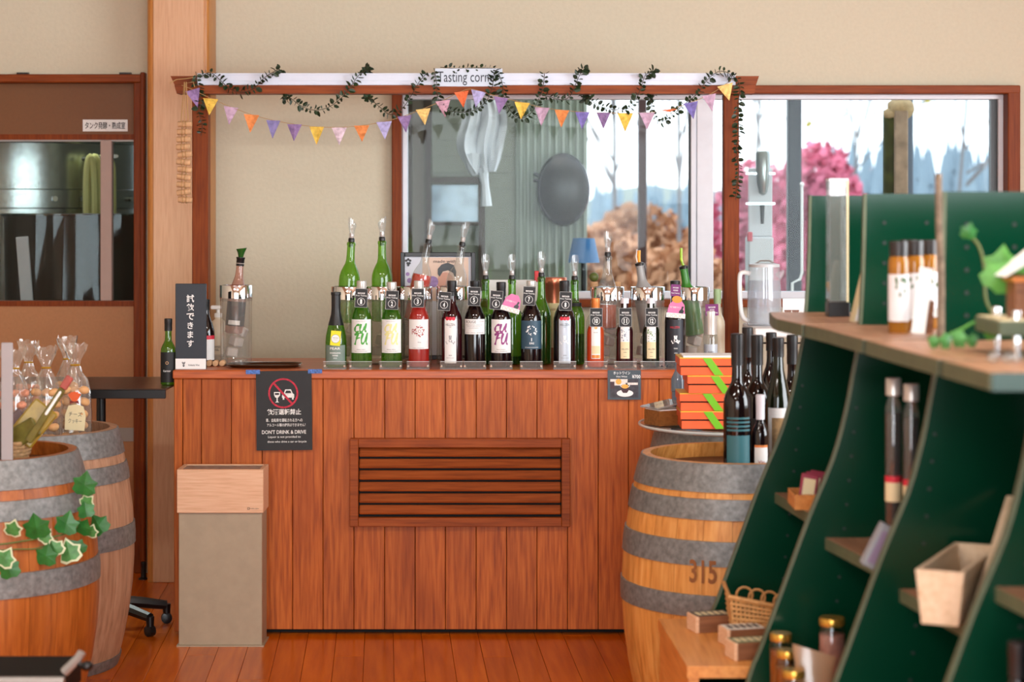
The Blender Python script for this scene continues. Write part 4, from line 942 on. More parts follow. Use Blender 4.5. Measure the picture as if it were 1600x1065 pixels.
# 4, 8 narrow labels with three red dots
for px, num, g, m, lab, td in ((706, '4', M_wine2, M_paper, 'dark red wine bottle tagged number 4 with a narrow white label', (-.027, -.002, 5)), (882, '8', M_wine, M_silver_l, 'black wine bottle tagged number 8 with a narrow silver label', (.003, -.002, 2))):
    t, pr = bottle('wine_bottle', lab, at(px), H, RB if num == '4' else .042, 'bord', g, M_foil_k, .83, group='numbered tasting bottles')
    rr0 = .0402 if num == '4' else .0426; z0, z1 = (575-568)*KF, (575-499)*KF; a0 = -.12 if num == '4' else 0
    label_patch(t, rr0, .0235, z0, z1, m, a0=a0); f = wrapf(rr0+.0004, 0, a0); mb = MB()
    for q in (-1, 0, 1): put(mb, disc_geo(q*.0125, z1+.001, .0072, 18), f)
    mb.build('red_dots', M_red_l, t); mb = MB(); star3(mb, 0, (z0+z1)/2+.002, .019, f); mb.build('emblem', M_greyprint if num == '4' else M_paper, t)
    letters(t, 'HILLZEN', f, 0, z1-.022, .036, .009, M_ink, 0); letters(t, 'NIKI', f, 0, z1-.031, .008, .0025); letters(t, '2024', f, 0, z0+.030, .012, .005, M_ink, 0); letters(t, 'HOKKAIDO JAPAN', f, 0, z0+.02, .03, .0025)
    num_tag(t, num, H-.044, .0172, -.044, *td)
# 5 rouge
t, pr = bottle('wine_bottle', 'black wine bottle tagged number 5 with a small white Rouge label', at(742), H, RB, 'bord', M_wine, M_foil_k, .88, group='numbered tasting bottles')
z0, z1 = (575-523)*KF, (575-499.5)*KF; label_patch(t, .0402, .048, z0, z1, M_paper); f = wrapf(.0406, 0)
letters(t, 'ROUGE', f, -.016, z1-.010, .042, .010, M_ink, 0); letters(t, 'vin rouge sec', f, .030, z1-.009, .022, .004)
for q in range(3): letters(t, 'produit et mis en bouteille au domaine a Otaru', f, -.004, z1-.022-.006*q, .070-.016*q, .0028)
letters(t, 'Otaru  Japon  Hokkaido', f, 0, z0+.006, .078, .003)
num_tag(t, '5', H-.028, .0172, -.043, -.002, 0, 2)
# 6 purple CUFU with pink tag
t, pr = bottle('wine_bottle', 'black wine bottle tagged number 6 with purple brush lettering', at(783), H*.985, RB, 'bord', M_wine, M_foil_k, .84, group='numbered tasting bottles')
z0, z1 = lab_big(t, M_paper); cufu(t, .0406, (z0+z1)/2+.003, .046, M_purple); f = wrapf(.0406, 0); letters(t, 'Red Wine', f, 0, z0+.013, .034, .003); letters(t, 'Otaru Hokkaido', f, 0, z0+.006, .05, .003)
num_tag(t, '6', H-.042, .0172, -.044, -.018, 0, 4)
def pink_tag(t, cx, y, cz, tilt, top=True):
    m_ = Matrix.Translation((cx, y, cz)) @ Matrix.Rotation(math.radians(tilt), 4, 'Y')
    def f(u, v, d=0): return m_ @ Vector((u, -.001-d, v))
    o = MB().prism([(-.034, -.014), (.034, -.014), (.030, .020), (.016, .038), (-.012, .038), (-.028, .018)], -.0008, .0008, lambda u, v, d: m_ @ Vector((u, d, v))).build('pink_tag', M_pinktag, t)
    mb = MB(); put(mb, rect_geo(-.036, .036, -.030, -.012), lambda u, v: f(u, v, .0003)); mb.build('tag_band', M_paper, o)
    mb = MB()
    for q in range(4): put(mb, disc_geo(-.024+.016*q, -.022, .0068, 16, .0058), lambda u, v: f(u, v, .0008))
    mb.build('tag_rings', M_cork, o)
    letters(o, '北海道産ワイン', lambda u, v: f(u, v, .0006), -.004, .010, .040, .007, M_white)
    mb = MB(); put(mb, ([(.010, -.010), (.026, -.012), (.030, -.002), (.024, .004), (.028, .014), (.021, .016), (.018, .004), (.012, -.002)], [tuple(range(8))]), lambda u, v: f(u, v, .0006)); mb.build('tag_figure', M_black, o)
    if top:
        mb = MB(); put(mb, ([(.019*math.cos(a*.3), .040+.0135*math.sin(a*.3)) for a in range(21)], [tuple(range(21))]), lambda u, v: f(u, v, .001)); mb.build('tag_badge', mat('amber_badge', (222, 146, 50), .5), o)
pink_tag(t, .040, -.046, (575-476)*KF, 16, False)
# 7 slate label
t, pr = bottle('wine_bottle', 'black wine bottle tagged number 7 with a slate blue flower-wreath label', at(830), H, RB, 'bord', M_wine, M_foil_s, .86, group='numbered tasting bottles')
z0, z1 = lab_big(t, M_teal_l, 502, 546, .048); mb = MB(); f = wrapf(.0406, 0); r7 = random.Random(2)
for i in range(34):
    a = r7.uniform(0, 6.3); rr0 = r7.uniform(.009, .021); put(mb, disc_geo(.001+rr0*math.cos(a), (z0+z1)/2+.014+rr0*math.sin(a), r7.uniform(.0012, .0034), 7), f)
put(mb, stroke_geo([(.001, z0+.03), (.001, z0+.042)], .003), f); mb.build('wreath_print', M_paper, t); letters(t, 'ERE', f, .002, z0+.022, .018, .007, M_white); letters(t, 'HOKKAIDO OTARU JAPAN', f, .002, z0+.006, .054, .0035, M_white, .012)
num_tag(t, '7', H-.026, .0172, -.043, -.008, 0, 3)
# 10, 11, 12 half bottles
for px, num, g, cap, lab in ((930.5, '10', G_orange, M_foil_o, 'small orange wine bottle tagged number 10'), (976, '11', M_wine2, M_foil_w, 'small dark bottle tagged number 11 with grape-print label'), (1017, '12', M_dkgreen, M_foil_w, 'small dark green bottle tagged number 12 with leaf-print label')):
    h_ = 107*KF; t, pr = bottle('half_bottle', lab, at(px), h_, .0325, 'half', g, cap, .80 if num == '10' else .93, group='numbered tasting bottles')
    z0, z1 = (575-561)*KF, (575-508)*KF; label_patch(t, .0331, .0180, z0, (575-535)*KF if num != '10' else z1, M_cream if num != '10' else M_paper)
    f = wrapf(.0335, 0)
    if num == '10':
        label_patch(t, .0334, .0165, z0+.018, z0+.048, M_cream, 'label_band'); label_patch(t, .0334, .0165, z0+.002, z0+.014, M_foil_o, 'label_foot'); mb = MB(); put(mb, disc_geo(0, z1-.012, .006, 12), f); mb.build('label_red_print', M_foil_o, t)
        letters(t, 'ROSE', f, 0, z1-.03, .016, .003)
    else:
        label_patch(t, .0332, .0180, (575-535)*KF, z1, M_paper, 'upper_label'); mb = MB(); r8 = random.Random(int(num))
        for i in range(22): put(mb, disc_geo(r8.uniform(-.015, .015), r8.uniform((575-534)*KF, z1-.02), r8.uniform(.0012, .003), 7), f)
        mb.build('leaf_print', mat('leaf_print_'+num, (110, 120, 140) if num == '11' else (96, 140, 70), .6), t)
        letters(t, 'HILLZEN', f, 0, z0+.036, .026, .006, M_ink, 0); letters(t, 'NIKI', f, 0, z0+.024, .012, .003); letters(t, 'JAPAN', f, 0, z0+.008, .012, .003)
        box('seal_strip', M_foil_w, t, -.005, .005, -.0175, -.0165, h_-.05, h_, 0)
    num_tag(t, num, h_-.042, .0158, -.036, .001, 0, 0)
# thirteenth: black bottle with pink tag
t, pr = bottle('wine_bottle', 'black wine bottle with purple neck card, pink tag and white three-armed emblem', at(1055), H, .0405, 'bord', M_wine, M_foil_k, .84, group='numbered tasting bottles')
label_patch(t, .0411, .036, .012, (575-500)*KF, mat('dark_slate_label', (30, 32, 42), .45), a0=-.12); f = wrapf(.0415, 0, -.12); mb = MB(); star3(mb, .003, (575-532)*KF, .017, f, .42); mb.build('emblem', M_paper, t); letters(t, 'HILLZEN', f, 0, (575-512)*KF, .036, .008, M_red_l, 0); letters(t, 'NIKI', f, .004, (575-545)*KF, .014, .005, M_paper); letters(t, '2024', f, .004, (575-552)*KF, .012, .003, M_paper)
o, f = card(t, 'purple_card', M_purtag, 0, -.020, (575-455)*KF, .036, .045, 3); letters(o, '有料試飲', f, 0, .010, .022, .006, M_white); letters(o, '¥300', f, 0, 0, .018, .006, M_white); letters(o, 'Paid Tasting', f, 0, -.011, .030, .006, M_white)
pink_tag(t, 0, -.046, (575-485)*KF, 5)
SN = ['yellow-tagged sparkling wine', 'green bottle with green brush lettering', 'green bottle with pale yellow lettering', 'rose red bottle', 'dark red bottle with the narrow white label', 'black bottle with the small white label', 'black bottle with purple brush lettering', 'black bottle with the slate blue label', 'black bottle with the narrow silver label', 'small orange bottle', 'small dark bottle with grape-print label', 'small dark green bottle with leaf-print label', 'black bottle with the pink tag and emblem']
for px, s_ in zip((525, 565, 612, 654.5, 706, 742, 783, 830, 882, 930.5, 976, 1017, 1055), SN): stand(px, 'clear acrylic stand holding the '+s_)

# ---------------------------------------------------------------- acrylic wine coolers at the back with chrome rims
def cooler(px, Y, r, top, label, lit=True):
    x = X(px, Y); zt = Z(top, Y); t = thing('wine_cooler', label, 'wine cooler', (x, Y, ZC), 'acrylic wine coolers'); c = (x, Y, 0)
    MB().lathe([(r*.93, ZC), (r*.95, ZC+.002), (r*.97, zt-.046)], 36, c, None, True, False).build('outer_wall', M_acryl2, t, True)
    MB().lathe([(r*.80, ZC+.03), (r*.84, zt-.046)], 36, c, None, False, False).build('inner_wall', M_acryl, t, True)
    MB().lathe([(r*.97, zt-.062), (r*.985, zt-.060), (r*.985, zt-.048)], 36, c, None, False, False).build('collar', M_acryl, t, True)
    MB().lathe([(r, zt-.05), (r, zt-.002), (r*.985, zt), (r*.84, zt), (r*.83, zt-.05)], 40, c, None, False, False).build('chrome_rim', M_chrome, t, True)
    MB().lathe([(r*.7, ZC+.004), (r*.72, ZC+.012), (r*.7, ZC+.02)], 28, c).build('foot_ring', M_acryl, t, True)
    mb = MB()
    for q in range(3):
        mb.bbox(-.022, .022, -.022, .022, -.018, .018, .005, T(x+(-.5+.5*q)*.035, Y-.006+.008*q, ZC+.05+.04*q, .5*q+.3, .2*q, .15))
    mb.build('ice_packs', mat('ice_pack', (196, 186, 180), .3) if 'ice_pack' not in bpy.data.materials else bpy.data.materials['ice_pack'], t)
    return t
YK = 7.78
def in_cooler(name, label, lip, h, r, style, glass, tilt, Y=YK, **kw):
    L_ = P(lip[0], lip[1], Y); a = math.radians(tilt); ax = Vector((math.sin(a), 0, math.cos(a))); b = L_-ax*h
    return bottle(name, label, tuple(b), h, r, style, glass, rot=(0, a, 0), group='opened bottles in coolers', **kw)
for px, r, lab in ((545, .069, 'clear wine cooler left of the others behind the number 1 bottle'), (598, .064, 'clear wine cooler second from the left in the row of four'), (650, .066, 'clear wine cooler behind the number 3 bottle holding a red-filled bottle'), (708, .068, 'clear wine cooler behind the number 4 bottle holding an empty bottle')):
    cooler(px, YK, r, 447, lab)
for px, r, lab in ((949, .066, 'clear wine cooler holding the orange wine'), (1012, .067, 'clear wine cooler holding the frosted bottle with orange spout'), (1085, .060, 'clear wine cooler holding the frosted green bottle')):
    cooler(px, YK, r, 448, lab)
t, _ = in_cooler('opened_bottle', 'green opened bottle with pourer in the leftmost cooler of the row', (549, 378), .315, .041, 'bord', G_green2, 3, liquid=None); pourer(t, .315, .3, -1)
t, _ = in_cooler('opened_bottle', 'green opened bottle with pourer in the cooler behind number 2', (597, 376), .315, .041, 'bord', G_green2, 0); pourer(t, .315, .3, 1)
t, _ = in_cooler('opened_bottle', 'clear opened bottle half full of red wine leaning in its cooler', (669, 380), .31, .039, 'bord', G_clear, 11, liquid=M_redliq, fill=.60); pourer(t, .31, .2, -1)
t, _ = in_cooler('opened_bottle', 'empty clear opened bottle leaning in the cooler behind number 4', (722, 384), .30, .040, 'bord', G_clear, 9); pourer(t, .30, .9, 1)
t, _ = in_cooler('opened_bottle', 'clear opened bottle of orange wine in the cooler behind number 10', (949.5, 400), .285, .040, 'sloped', G_clear, 1, liquid=M_orliq, fill=.34); pourer(t, .285, 2.2, 1)
t, _ = in_cooler('opened_bottle', 'frosted bottle with an orange spout leaning in the cooler behind number 12', (999, 412), .27, .040, 'bord', G_frost, -9, liquid=M_brliq, fill=.62)
MB().lathe([(.017, .262), (.018, .272), (.014, .274), (.008, .277)], 14).build('stopper', M_black, t, True)
MB().tube([(0, 0, .272), (.003, 0, .30), (.006, -.002, .322)], [.006, .0065, .0075], 8).build('spout', mat('orange_plastic', (240, 160, 40), .4), t, True); MB().tube([(-.007, 0, .272), (-.008, 0, .30), (.0, -.002, .328)], .0022, 6).build('spout_wire', M_white, t, True)
t, _ = in_cooler('opened_bottle', 'frosted green bottle with a striped green spout in the right cooler', (1068, 417), .27, .040, 'bord', G_gfrost, -9)
MB().lathe([(.017, .262), (.018, .272), (.014, .274), (.008, .277)], 14).build('stopper', M_black, t, True)
MB().tube([(0, 0, .272), (-.004, 0, .30), (.002, -.002, .345)], .0055, 8).build('spout', mat('lime_striped_plastic', (160, 200, 50), .4, var=.4, scale=60), t, True)
# standalone cooler on the left
cooler(369, 7.72, .0635, 445, 'clear wine cooler standing alone beside the black tasting sign')
t, _ = in_cooler('opened_bottle', 'pale pink bottle with a green pourer in the lone cooler', (376, 404), .29, .036, 'sloped', G_pink, 5, Y=7.72)
label_patch(t, .0366, .05, .03, .125, M_blackcard); label_patch(t, .037, .024, .035, .052, M_paper, 'lower_label')
MB().lathe([(.0155, .262), (.0155, .288), (.017, .290), (.017, .296)], 14).build('stopper', M_black, t, True); ring(t, .0158, .272, M_foil_s, 'wire', .0015)
mb = MB(); n = 14
for rr0, zz, q in ((.009, .294, 0), (.013, .312, .2), (.021, .330, .5)):
    for i in range(n): a = 2*math.pi*i/n; mb.v.append((rr0*math.cos(a), rr0*.8*math.sin(a), zz+q*rr0*.4*math.cos(a)))
for j in range(2):
    for i in range(n): mb.f.append((j*n+i, j*n+(i+1) % n, (j+1)*n+(i+1) % n, (j+1)*n+i))
mb.f.append(tuple(range(n))); mb.f.append(tuple(2*n+i for i in range(n))); mb.build('spout', mat('dark_green_spout', (36, 84, 30), .2), t, True)

# second row: green bottles with pourers standing on the counter
for px, top, fill, liq, lab in ((758.5, 436, .585, M_darkliq, 'green bottle with pourer half full of dark wine between numbers 5 and 6'), (800, 436, .10, M_darkliq, 'nearly empty green bottle with pourer between numbers 6 and 7'), (846, 432, .59, M_darkliq, 'green bottle with pourer half full of dark wine right behind number 7'), (898, 437, .36, M_darkliq, 'green bottle with pourer and black ribbon right of number 8')):
    h_ = Z(top, 7.74)-ZC
    t, _ = bottle('opened_bottle', lab, at(px, 7.74, ZC), h_, .0385, 'bord', G_green, liquid=liq, fill=fill, group='opened green bottles'); pourer(t, h_, 1.4, 1)
    if px == 898:
        MB().lathe([(.0262, h_*.69), (.0262, h_*.73)], 20, (0, 0, 0), None, False, False).build('ribbon', M_cord, t, True); MB().box(.020, .030, -.030, -.028, h_*.45, h_*.71, Matrix.Rotation(math.radians(-12), 4, 'Y')).build('ribbon_tail', M_cord, t)
# copper tin
tn = thing('copper_tin', 'tall round tin with copper lid and cream label behind number 8', 'tin', at(867, 7.86, ZC)); c = at(867, 7.86, 0); z1 = Z(433, 7.86)
M_copper = mat('copper', (206, 128, 100), .28, metal=.85)
MB().lathe([(.044, ZC), (.0455, ZC+.002), (.0455, z1-.10)], 32, c).build('tube', M_cream, tn, True)
MB().lathe([(.0458, ZC+.001), (.0458, ZC+.06)], 32, c, None, False, False).build('lower_band', mat('caramel_band', (168, 96, 50), .4, var=.1), tn, True)
MB().lathe([(.045, z1-.10), (.045, z1-.03), (.0475, z1-.026), (.0475, z1-.002), (.046, z1)], 32, c).build('lid', M_copper, tn, True)
mb = MB(); wf = wrapf(.0459, 0); put(mb, shift(text_geo('SABRA', w=.034, h=.009), -.006, z1-.125), lambda u, v: (wf(u, v)[0]+c[0], wf(u, v)[1]+c[1], wf(u, v)[2])); mb.build('lettering', mat('copper_ink', (160, 110, 70), .5), tn)
# framed poster behind the coolers
fp = thing('framed_poster', 'black framed poster with a face photo behind the coolers', 'poster', at(685, 8.0, ZC)); y = 8.0
x0, x1, z0, z1 = X(626, y), X(743, y), ZC, Z(394, y)
for a in ((x0, x0+.017, z0, z1), (x1-.017, x1, z0, z1), (x0+.017, x1-.017, z1-.017, z1), (x0+.017, x1-.017, z0, z0+.017)): box('frame_bar', M_black, fp, a[0], a[1], y-.012, y+.012, a[2], a[3], .002)
box('sheet', mat('poster_white', (216, 216, 226), .5), fp, x0+.017, x1-.017, y, y+.008, z0+.017, z1-.017)
def ff(px, py, d=.001): return (X(px, y), y-d, Z(py, y))
mb = MB(); put(mb, rect_geo(660, 732, 402, 470), ff); mb.build('photo_ground', mat('poster_peach', (222, 190, 170), .5, var=.08, scale=12), fp)
mb = MB(); put(mb, ([(696+13*math.cos(a*.35), 440+15*math.sin(a*.35)) for a in range(18)], [tuple(range(18))]), lambda u, v: ff(u, v, .002)); mb.build('photo_face', mat('poster_skin', (206, 150, 128), .5), fp)
mb = MB(); put(mb, ([(684, 428), (684, 420), (690, 413), (700, 410), (709, 414), (713, 424), (712, 436), (708, 426), (700, 422), (692, 424), (687, 432)], [tuple(range(11))]), lambda u, v: ff(u, v, .003)); mb.build('photo_hair', M_black, fp)
mb = MB(); put(mb, disc_geo(676, 440, 9), lambda u, v: ff(u, v, .003)); put(mb, disc_geo(640, 438, 4), ff); put(mb, disc_geo(637, 428, 3), ff); mb.build('photo_grapes', mat('poster_mauve', (150, 120, 170), .5, var=.3, scale=60), fp)
mb = MB(); put(mb, shift(text_geo('made with', w=.09, h=.012), X(695, y), Z(408, y)), lambda u, v: (u, y-.003, v))
for a, b in ((638, 405), (641, 407), (635, 407), (637, 411), (640, 411), (638, 414)): put(mb, disc_geo(X(a, y), Z(b, y), .005, 10), lambda u, v: (u, y-.003, v))
o = mb.build('poster_print', M_ink, fp); o['kind'] = 'stuff'
# white placard
wpz = thing('white_placard', 'white placard with black scribbles behind number 6', 'placard', at(805, 8.02, ZC)); y = 8.02
box('board', M_white, wpz, X(762, y), X(868, y), y, y+.008, ZC, Z(437, y), .001); mb = MB()
for pts in ([(772, 465), (776, 458), (780, 456)], [(806, 468), (810, 480), (814, 488), (820, 494)], [(826, 462), (824, 470), (828, 476)]): put(mb, stroke_geo(smooth_pts(pts, 4), 1.6), lambda u, v: (X(u, y), y-.001, Z(v, y)))
mb.build('scribble', M_black, wpz); box('red_clip', mat('red_plastic', (206, 36, 40), .4), wpz, X(835, y), X(842, y), y-.008, y+.016, Z(440, y), Z(423, y), .002)
# corked bottles and ball stopper
for px, yy, lab in ((928, 7.97, 'clear corked bottle with a round green stopper behind number 10'), (964, 7.99, 'clear corked bottle behind the coolers at number 11')):
    t, _ = bottle('corked_bottle', lab, at(px, yy, ZC), Z(452, yy)-ZC, .032, 'half', G_clear, group='corked bottles'); h_ = Z(452, yy)-ZC
    MB().lathe([(.014, h_-.01), (.0155, h_), (.016, h_+.03), (.015, h_+.031)], 14).build('cork', M_cork, t, True)
    if px == 928: MB().ico((0, 0, h_+.05), .019, 3).build('ball_stopper', mat('olive_ball', (92, 104, 48), .4, var=.2), t, True)
# small silver-label bottle with purple card
t, _ = bottle('small_bottle', 'small clear bottle with silver label and a purple tasting card', at(1110, 7.66, ZC), Z(486, 7.66)-ZC, .0285, 'half', G_clear, M_foil_s, .58, group=None); h_ = Z(486, 7.66)-ZC
label_patch(t, .0291, .032, .012, .085, M_silver_l); letters(t, 'NIKI', wrapf(.0295, 0), 0, .055, .022, .007); letters(t, 'HILLZEN', wrapf(.0295, 0), 0, .035, .03, .006)
o, f = card(t, 'purple_card', M_purtag, .004, -.020, h_+.006, .050, .044, -2); letters(o, '有料試飲', f, 0, .010, .028, .007, M_white); letters(o, '¥300', f, 0, 0, .018, .006, M_white); letters(o, 'Paid Tasting', f, 0, -.011, .042, .007, M_white)
# cream bottle by the right post
t, _ = bottle('cream_bottle', 'cream plastic bottle against the right-hand counter post', at(1121, 7.98, ZC), Z(452, 7.98)-ZC, .030, 'half', mat('cream_plastic', (222, 214, 190), .4), mat('pale_green_cap', (170, 200, 150), .4), .80)

# ---------------------------------------------------------------- left end of the counter
sg = thing('tasting_board', 'black upright board with white Japanese lettering on the counter corner', 'sign', P(298, 577, 7.50)); y = 7.50
x0, x1, z1 = X(274, y), X(322, y), Z(443, y)
box('board', mat('slate_black_board', (34, 42, 52), .5, var=.06), sg, x0, x1, y, y+.016, ZC, z1, .0015)
box('white_base_band', M_white, sg, x0+.0006, x1-.0006, y-.001, y+.001, ZC+.001, Z(560, y))
zc = Z(500, y); xc = X(297.5, y)
for i, ch in enumerate('試飲できます'):
    g = text_geo(ch, h=.029 if i < 2 else .026, bold=.018); mb = MB(); cz = Z(466+i*14.1, y); put(mb, g, lambda u, v: (xc+u, y-.0012, cz+v)); mb.build('lettering', M_white, sg)
mb = MB(); xl_ = X(287, y); zl = Z(569, y)
for i, (a, b) in enumerate(((0, 0), (-3, 2), (3, 2), (-4.5, 5), (4.5, 5), (0, 4), (-2, -3), (2, -3), (0, -5))): put(mb, disc_geo(xl_+a*.001, zl+b*.0015, .0022, 8), lambda u, v: (u, y-.0014, v))
put(mb, shift(text_geo('Hokkaido Wine', w=.042, h=.007, bold=.012), X(303, y), Z(570, y)), lambda u, v: (u, y-.0014, v)); mb.build('base_print', M_ink, sg)
t, _ = bottle('wine_bottle', 'black wine bottle with red and white label behind the black tasting board', at(321, 7.72, ZC), Z(468, 7.72)-ZC, .036, 'sloped', M_wine, M_foil_k, .84); label_patch(t, .0366, .05, .02, .11, M_paper); label_patch(t, .037, .05, .10, .115, M_red_l, 'label_band')
pd = thing('pump_dispenser', 'cream pump dispenser bottle beside the lone cooler', 'dispenser', at(341, 7.95, ZC)); c = at(341, 7.95, ZC)
M_pd = mat('cream_dispenser', (222, 208, 186), .35)
MB().lathe([(.030, 0), (.032, .003), (.032, .14), (.026, .155), (.014, .165), (.014, .175)], 24, c).build('body', M_pd, pd, True); MB().lathe([(.016, .172), (.016, .188), (.006, .190), (.006, .205)], 16, c).build('collar', M_white, pd, True); box('pump_head', M_white, pd, c[0]-.03, c[0]+.012, c[1]-.01, c[1]+.01, c[2]+.203, c[2]+.219, .004)
mb = MB(); put(mb, shift(text_geo('HAND\nGEL', w=.026, h=.02, bold=.01), 0, .05), lambda u, v: (c[0]+u, c[1]-.0326, c[2]+v)); mb.build('lettering', M_ink, pd)
for i, px in enumerate((327.5, 337.5, 348)):
    yy = 7.66; r = .0115; q = MB().lathe([(r*.9, -.022), (r, -.020), (r, .020), (r*.9, .022)], 16, (0, 0, 0), Matrix.Translation((X(px, yy), yy, ZC+r)) @ Matrix.Rotation(math.pi/2, 4, 'X')).build('wine_cork', M_cork, None, True, (X(px, yy), yy, ZC))
    tag(q, ['wine cork lying next to the black tasting board, left of three', 'wine cork lying in the middle of three on the counter', 'wine cork lying nearest the wooden tray, right of three'][i], 'cork', 'corks on the counter')
ab = thing('acrylic_box', 'low clear acrylic box behind the three corks', 'box', at(337, 7.78, ZC)); c = at(337, 7.78, ZC)
for a in ((-.045, .045, -.03, -.027, 0, .035), (-.045, .045, .027, .03, 0, .035), (-.045, -.042, -.027, .027, 0, .035), (.042, .045, -.027, .027, 0, .035), (-.042, .042, -.027, .027, 0, .003)): box('panel', M_acryl, ab, c[0]+a[0], c[0]+a[1], c[1]+a[2], c[1]+a[3], c[2]+a[4], c[2]+a[5])
# oval tray
tr = thing('serving_tray', 'long dark bronze oval tray on the counter', 'tray', at(414, 7.62, ZC)); c = at(414, 7.62, ZC); mb = MB(); n = 40; M_tray = mat('dark_bronze_tray', (70, 44, 28), .3, metal=.3)
lv = [(.125, .072, 0), (.138, .085, .012), (.141, .088, .012), (.129, .076, .003), (.05, .03, .003)]
for a, b, z in lv:
    for i in range(n):
        t_ = 2*math.pi*i/n; ca, sa = math.cos(t_), math.sin(t_); mb.v.append((c[0]+a*math.copysign(abs(ca)**.6, ca), c[1]+b*math.copysign(abs(sa)**.6, sa), c[2]+z))
for j in range(4):
    for i in range(n): mb.f.append((j*n+i, j*n+(i+1) % n, (j+1)*n+(i+1) % n, (j+1)*n+i))
mb.f.append(tuple(range(n))); mb.f.append(tuple(4*n+i for i in range(n))); o = mb.build('tray_body', M_tray, tr, True)
MB().tube([(c[0]+.1395*math.copysign(abs(math.cos(q*.157))**.6, math.cos(q*.157)), c[1]+.0865*math.copysign(abs(math.sin(q*.157))**.6, math.sin(q*.157)), c[2]+.012) for q in range(40)], .0016, 5, True).build('tray_edge', M_steel, tr, True)
# small green bottle on the side table
t, _ = bottle('wine_bottle', 'small green wine bottle with black label on the side table', (X(263, 7.52), 7.52, tz), 103*7.52/FPX, .0285, 'half', G_green, M_foil_k, .82); label_patch(t, .0291, .036, .012, .125, M_blackcard)
letters(t, 'Kerner', wrapf(.0295, 0), 0, .055, .030, .008, M_white); mb = MB(); put(mb, disc_geo(0, .085, .006, 14, .004), wrapf(.0295, 0)); mb.build('emblem', M_cork, t)

# ---------------------------------------------------------------- water jug on its trolley at the right end
YJ = 7.9; kj = YJ/FPX; zj = Z(508, YJ)
tl = thing('service_trolley', 'white service trolley with wire rack right of the counter', 'trolley', (1.14, 7.88, 0))
box('top', M_white, tl, .935, 1.36, 7.68, 8.08, zj-.035, zj, .006)
for a in (.95, 1.345):
    for b in (7.70, 8.06): MB().tube([(a, b, 0), (a, b, zj-.03)], .012, 8).build('leg', M_steel, tl)
box('shelf', M_white, tl, .945, 1.35, 7.69, 8.07, .5, .52)
for q in range(9): MB().tube([(.94+.05*q, 7.672, zj-.055), (.94+.05*q, 7.672, zj-.036)], .003, 6).build('rack_wire', M_black, tl)
MB().tube([(.935, 7.672, zj-.055), (1.36, 7.672, zj-.055)], .004, 6).build('rack_rail', M_black, tl)
jg = thing('water_jug', 'clear plastic water jug with white handle and lid', 'jug', (X(1194, YJ), YJ, zj)); c = (X(1194, YJ), YJ, zj)
M_jug = thin_glass('jug_plastic', (246, 248, 250), 1.2, body=.22, bodycol=(240, 242, 246)); Rj = 27*kj; hj = 97*kj
MB().lathe([(Rj*.94, 0), (Rj, .006), (Rj*.97, hj*.5), (Rj*.90, hj*.80), (Rj*.88, hj*.95)], 36, c, None, True, False).build('body', M_jug, jg, True)
MB().lathe([(Rj*.86, .008), (Rj*.92, hj*.5), (Rj*.86, hj*.72)], 36, c).build('water', thin_glass('jug_water', (228, 234, 240), .6, body=.22, bodycol=(226, 230, 236)), jg, True)
MB().lathe([(Rj*.90, hj*.94), (Rj*.89, hj*.985), (Rj*.6, hj*1.0)], 36, c).build('lid', mat('jug_lid', (196, 198, 200), .3), jg, True)
MB().tube([(c[0]-Rj*.5, YJ, zj+hj*.99), (c[0]-Rj*.2, YJ, zj+hj*1.04), (c[0]+Rj*.3, YJ, zj+hj*1.04), (c[0]+Rj*.6, YJ, zj+hj*.99)], .004, 6).build('lid_loop', M_greyalu, jg, True)
MB().tube([(c[0]+Rj*.8, YJ, zj+hj*.78), (c[0]+Rj*1.02, YJ, zj+hj*.84), (c[0]+Rj*1.12, YJ, zj+hj*.88)], [.016, .011, .006], 8).build('spout', M_jug, jg, True)
MB().tube(smooth_pts([(c[0]-Rj*.8, YJ, zj+hj*.83), (c[0]-Rj*1.25, YJ, zj+hj*.85), (c[0]-Rj*1.42, YJ, zj+hj*.76), (c[0]-Rj*1.38, YJ, zj+hj*.35), (c[0]-Rj*1.25, YJ, zj+hj*.14), (c[0]-Rj*.9, YJ, zj+hj*.06)], 4), .0095, 10).build('handle', M_white, jg, True)
mc = thing('menu_card', 'white card with two wine glasses beside the water jug', 'card', (X(1237, 7.95), 7.95, zj)); y = 7.95
MB().box(X(1223, y), X(1262, y), y, y+.003, zj, Z(466, y)).build('card', M_white, mc)
mb = MB()
for px in (1231, 1243): put(mb, ([(px-6, 484), (px+6, 484), (px+3, 492), (px, 495), (px-3, 492)], [(0, 1, 2, 3, 4)]), lambda u, v: (X(u, y), y-.001, Z(v, y)))
mb.build('glass_print', mat('brown_print', (120, 70, 50), .5, var=.4, scale=60), mc)
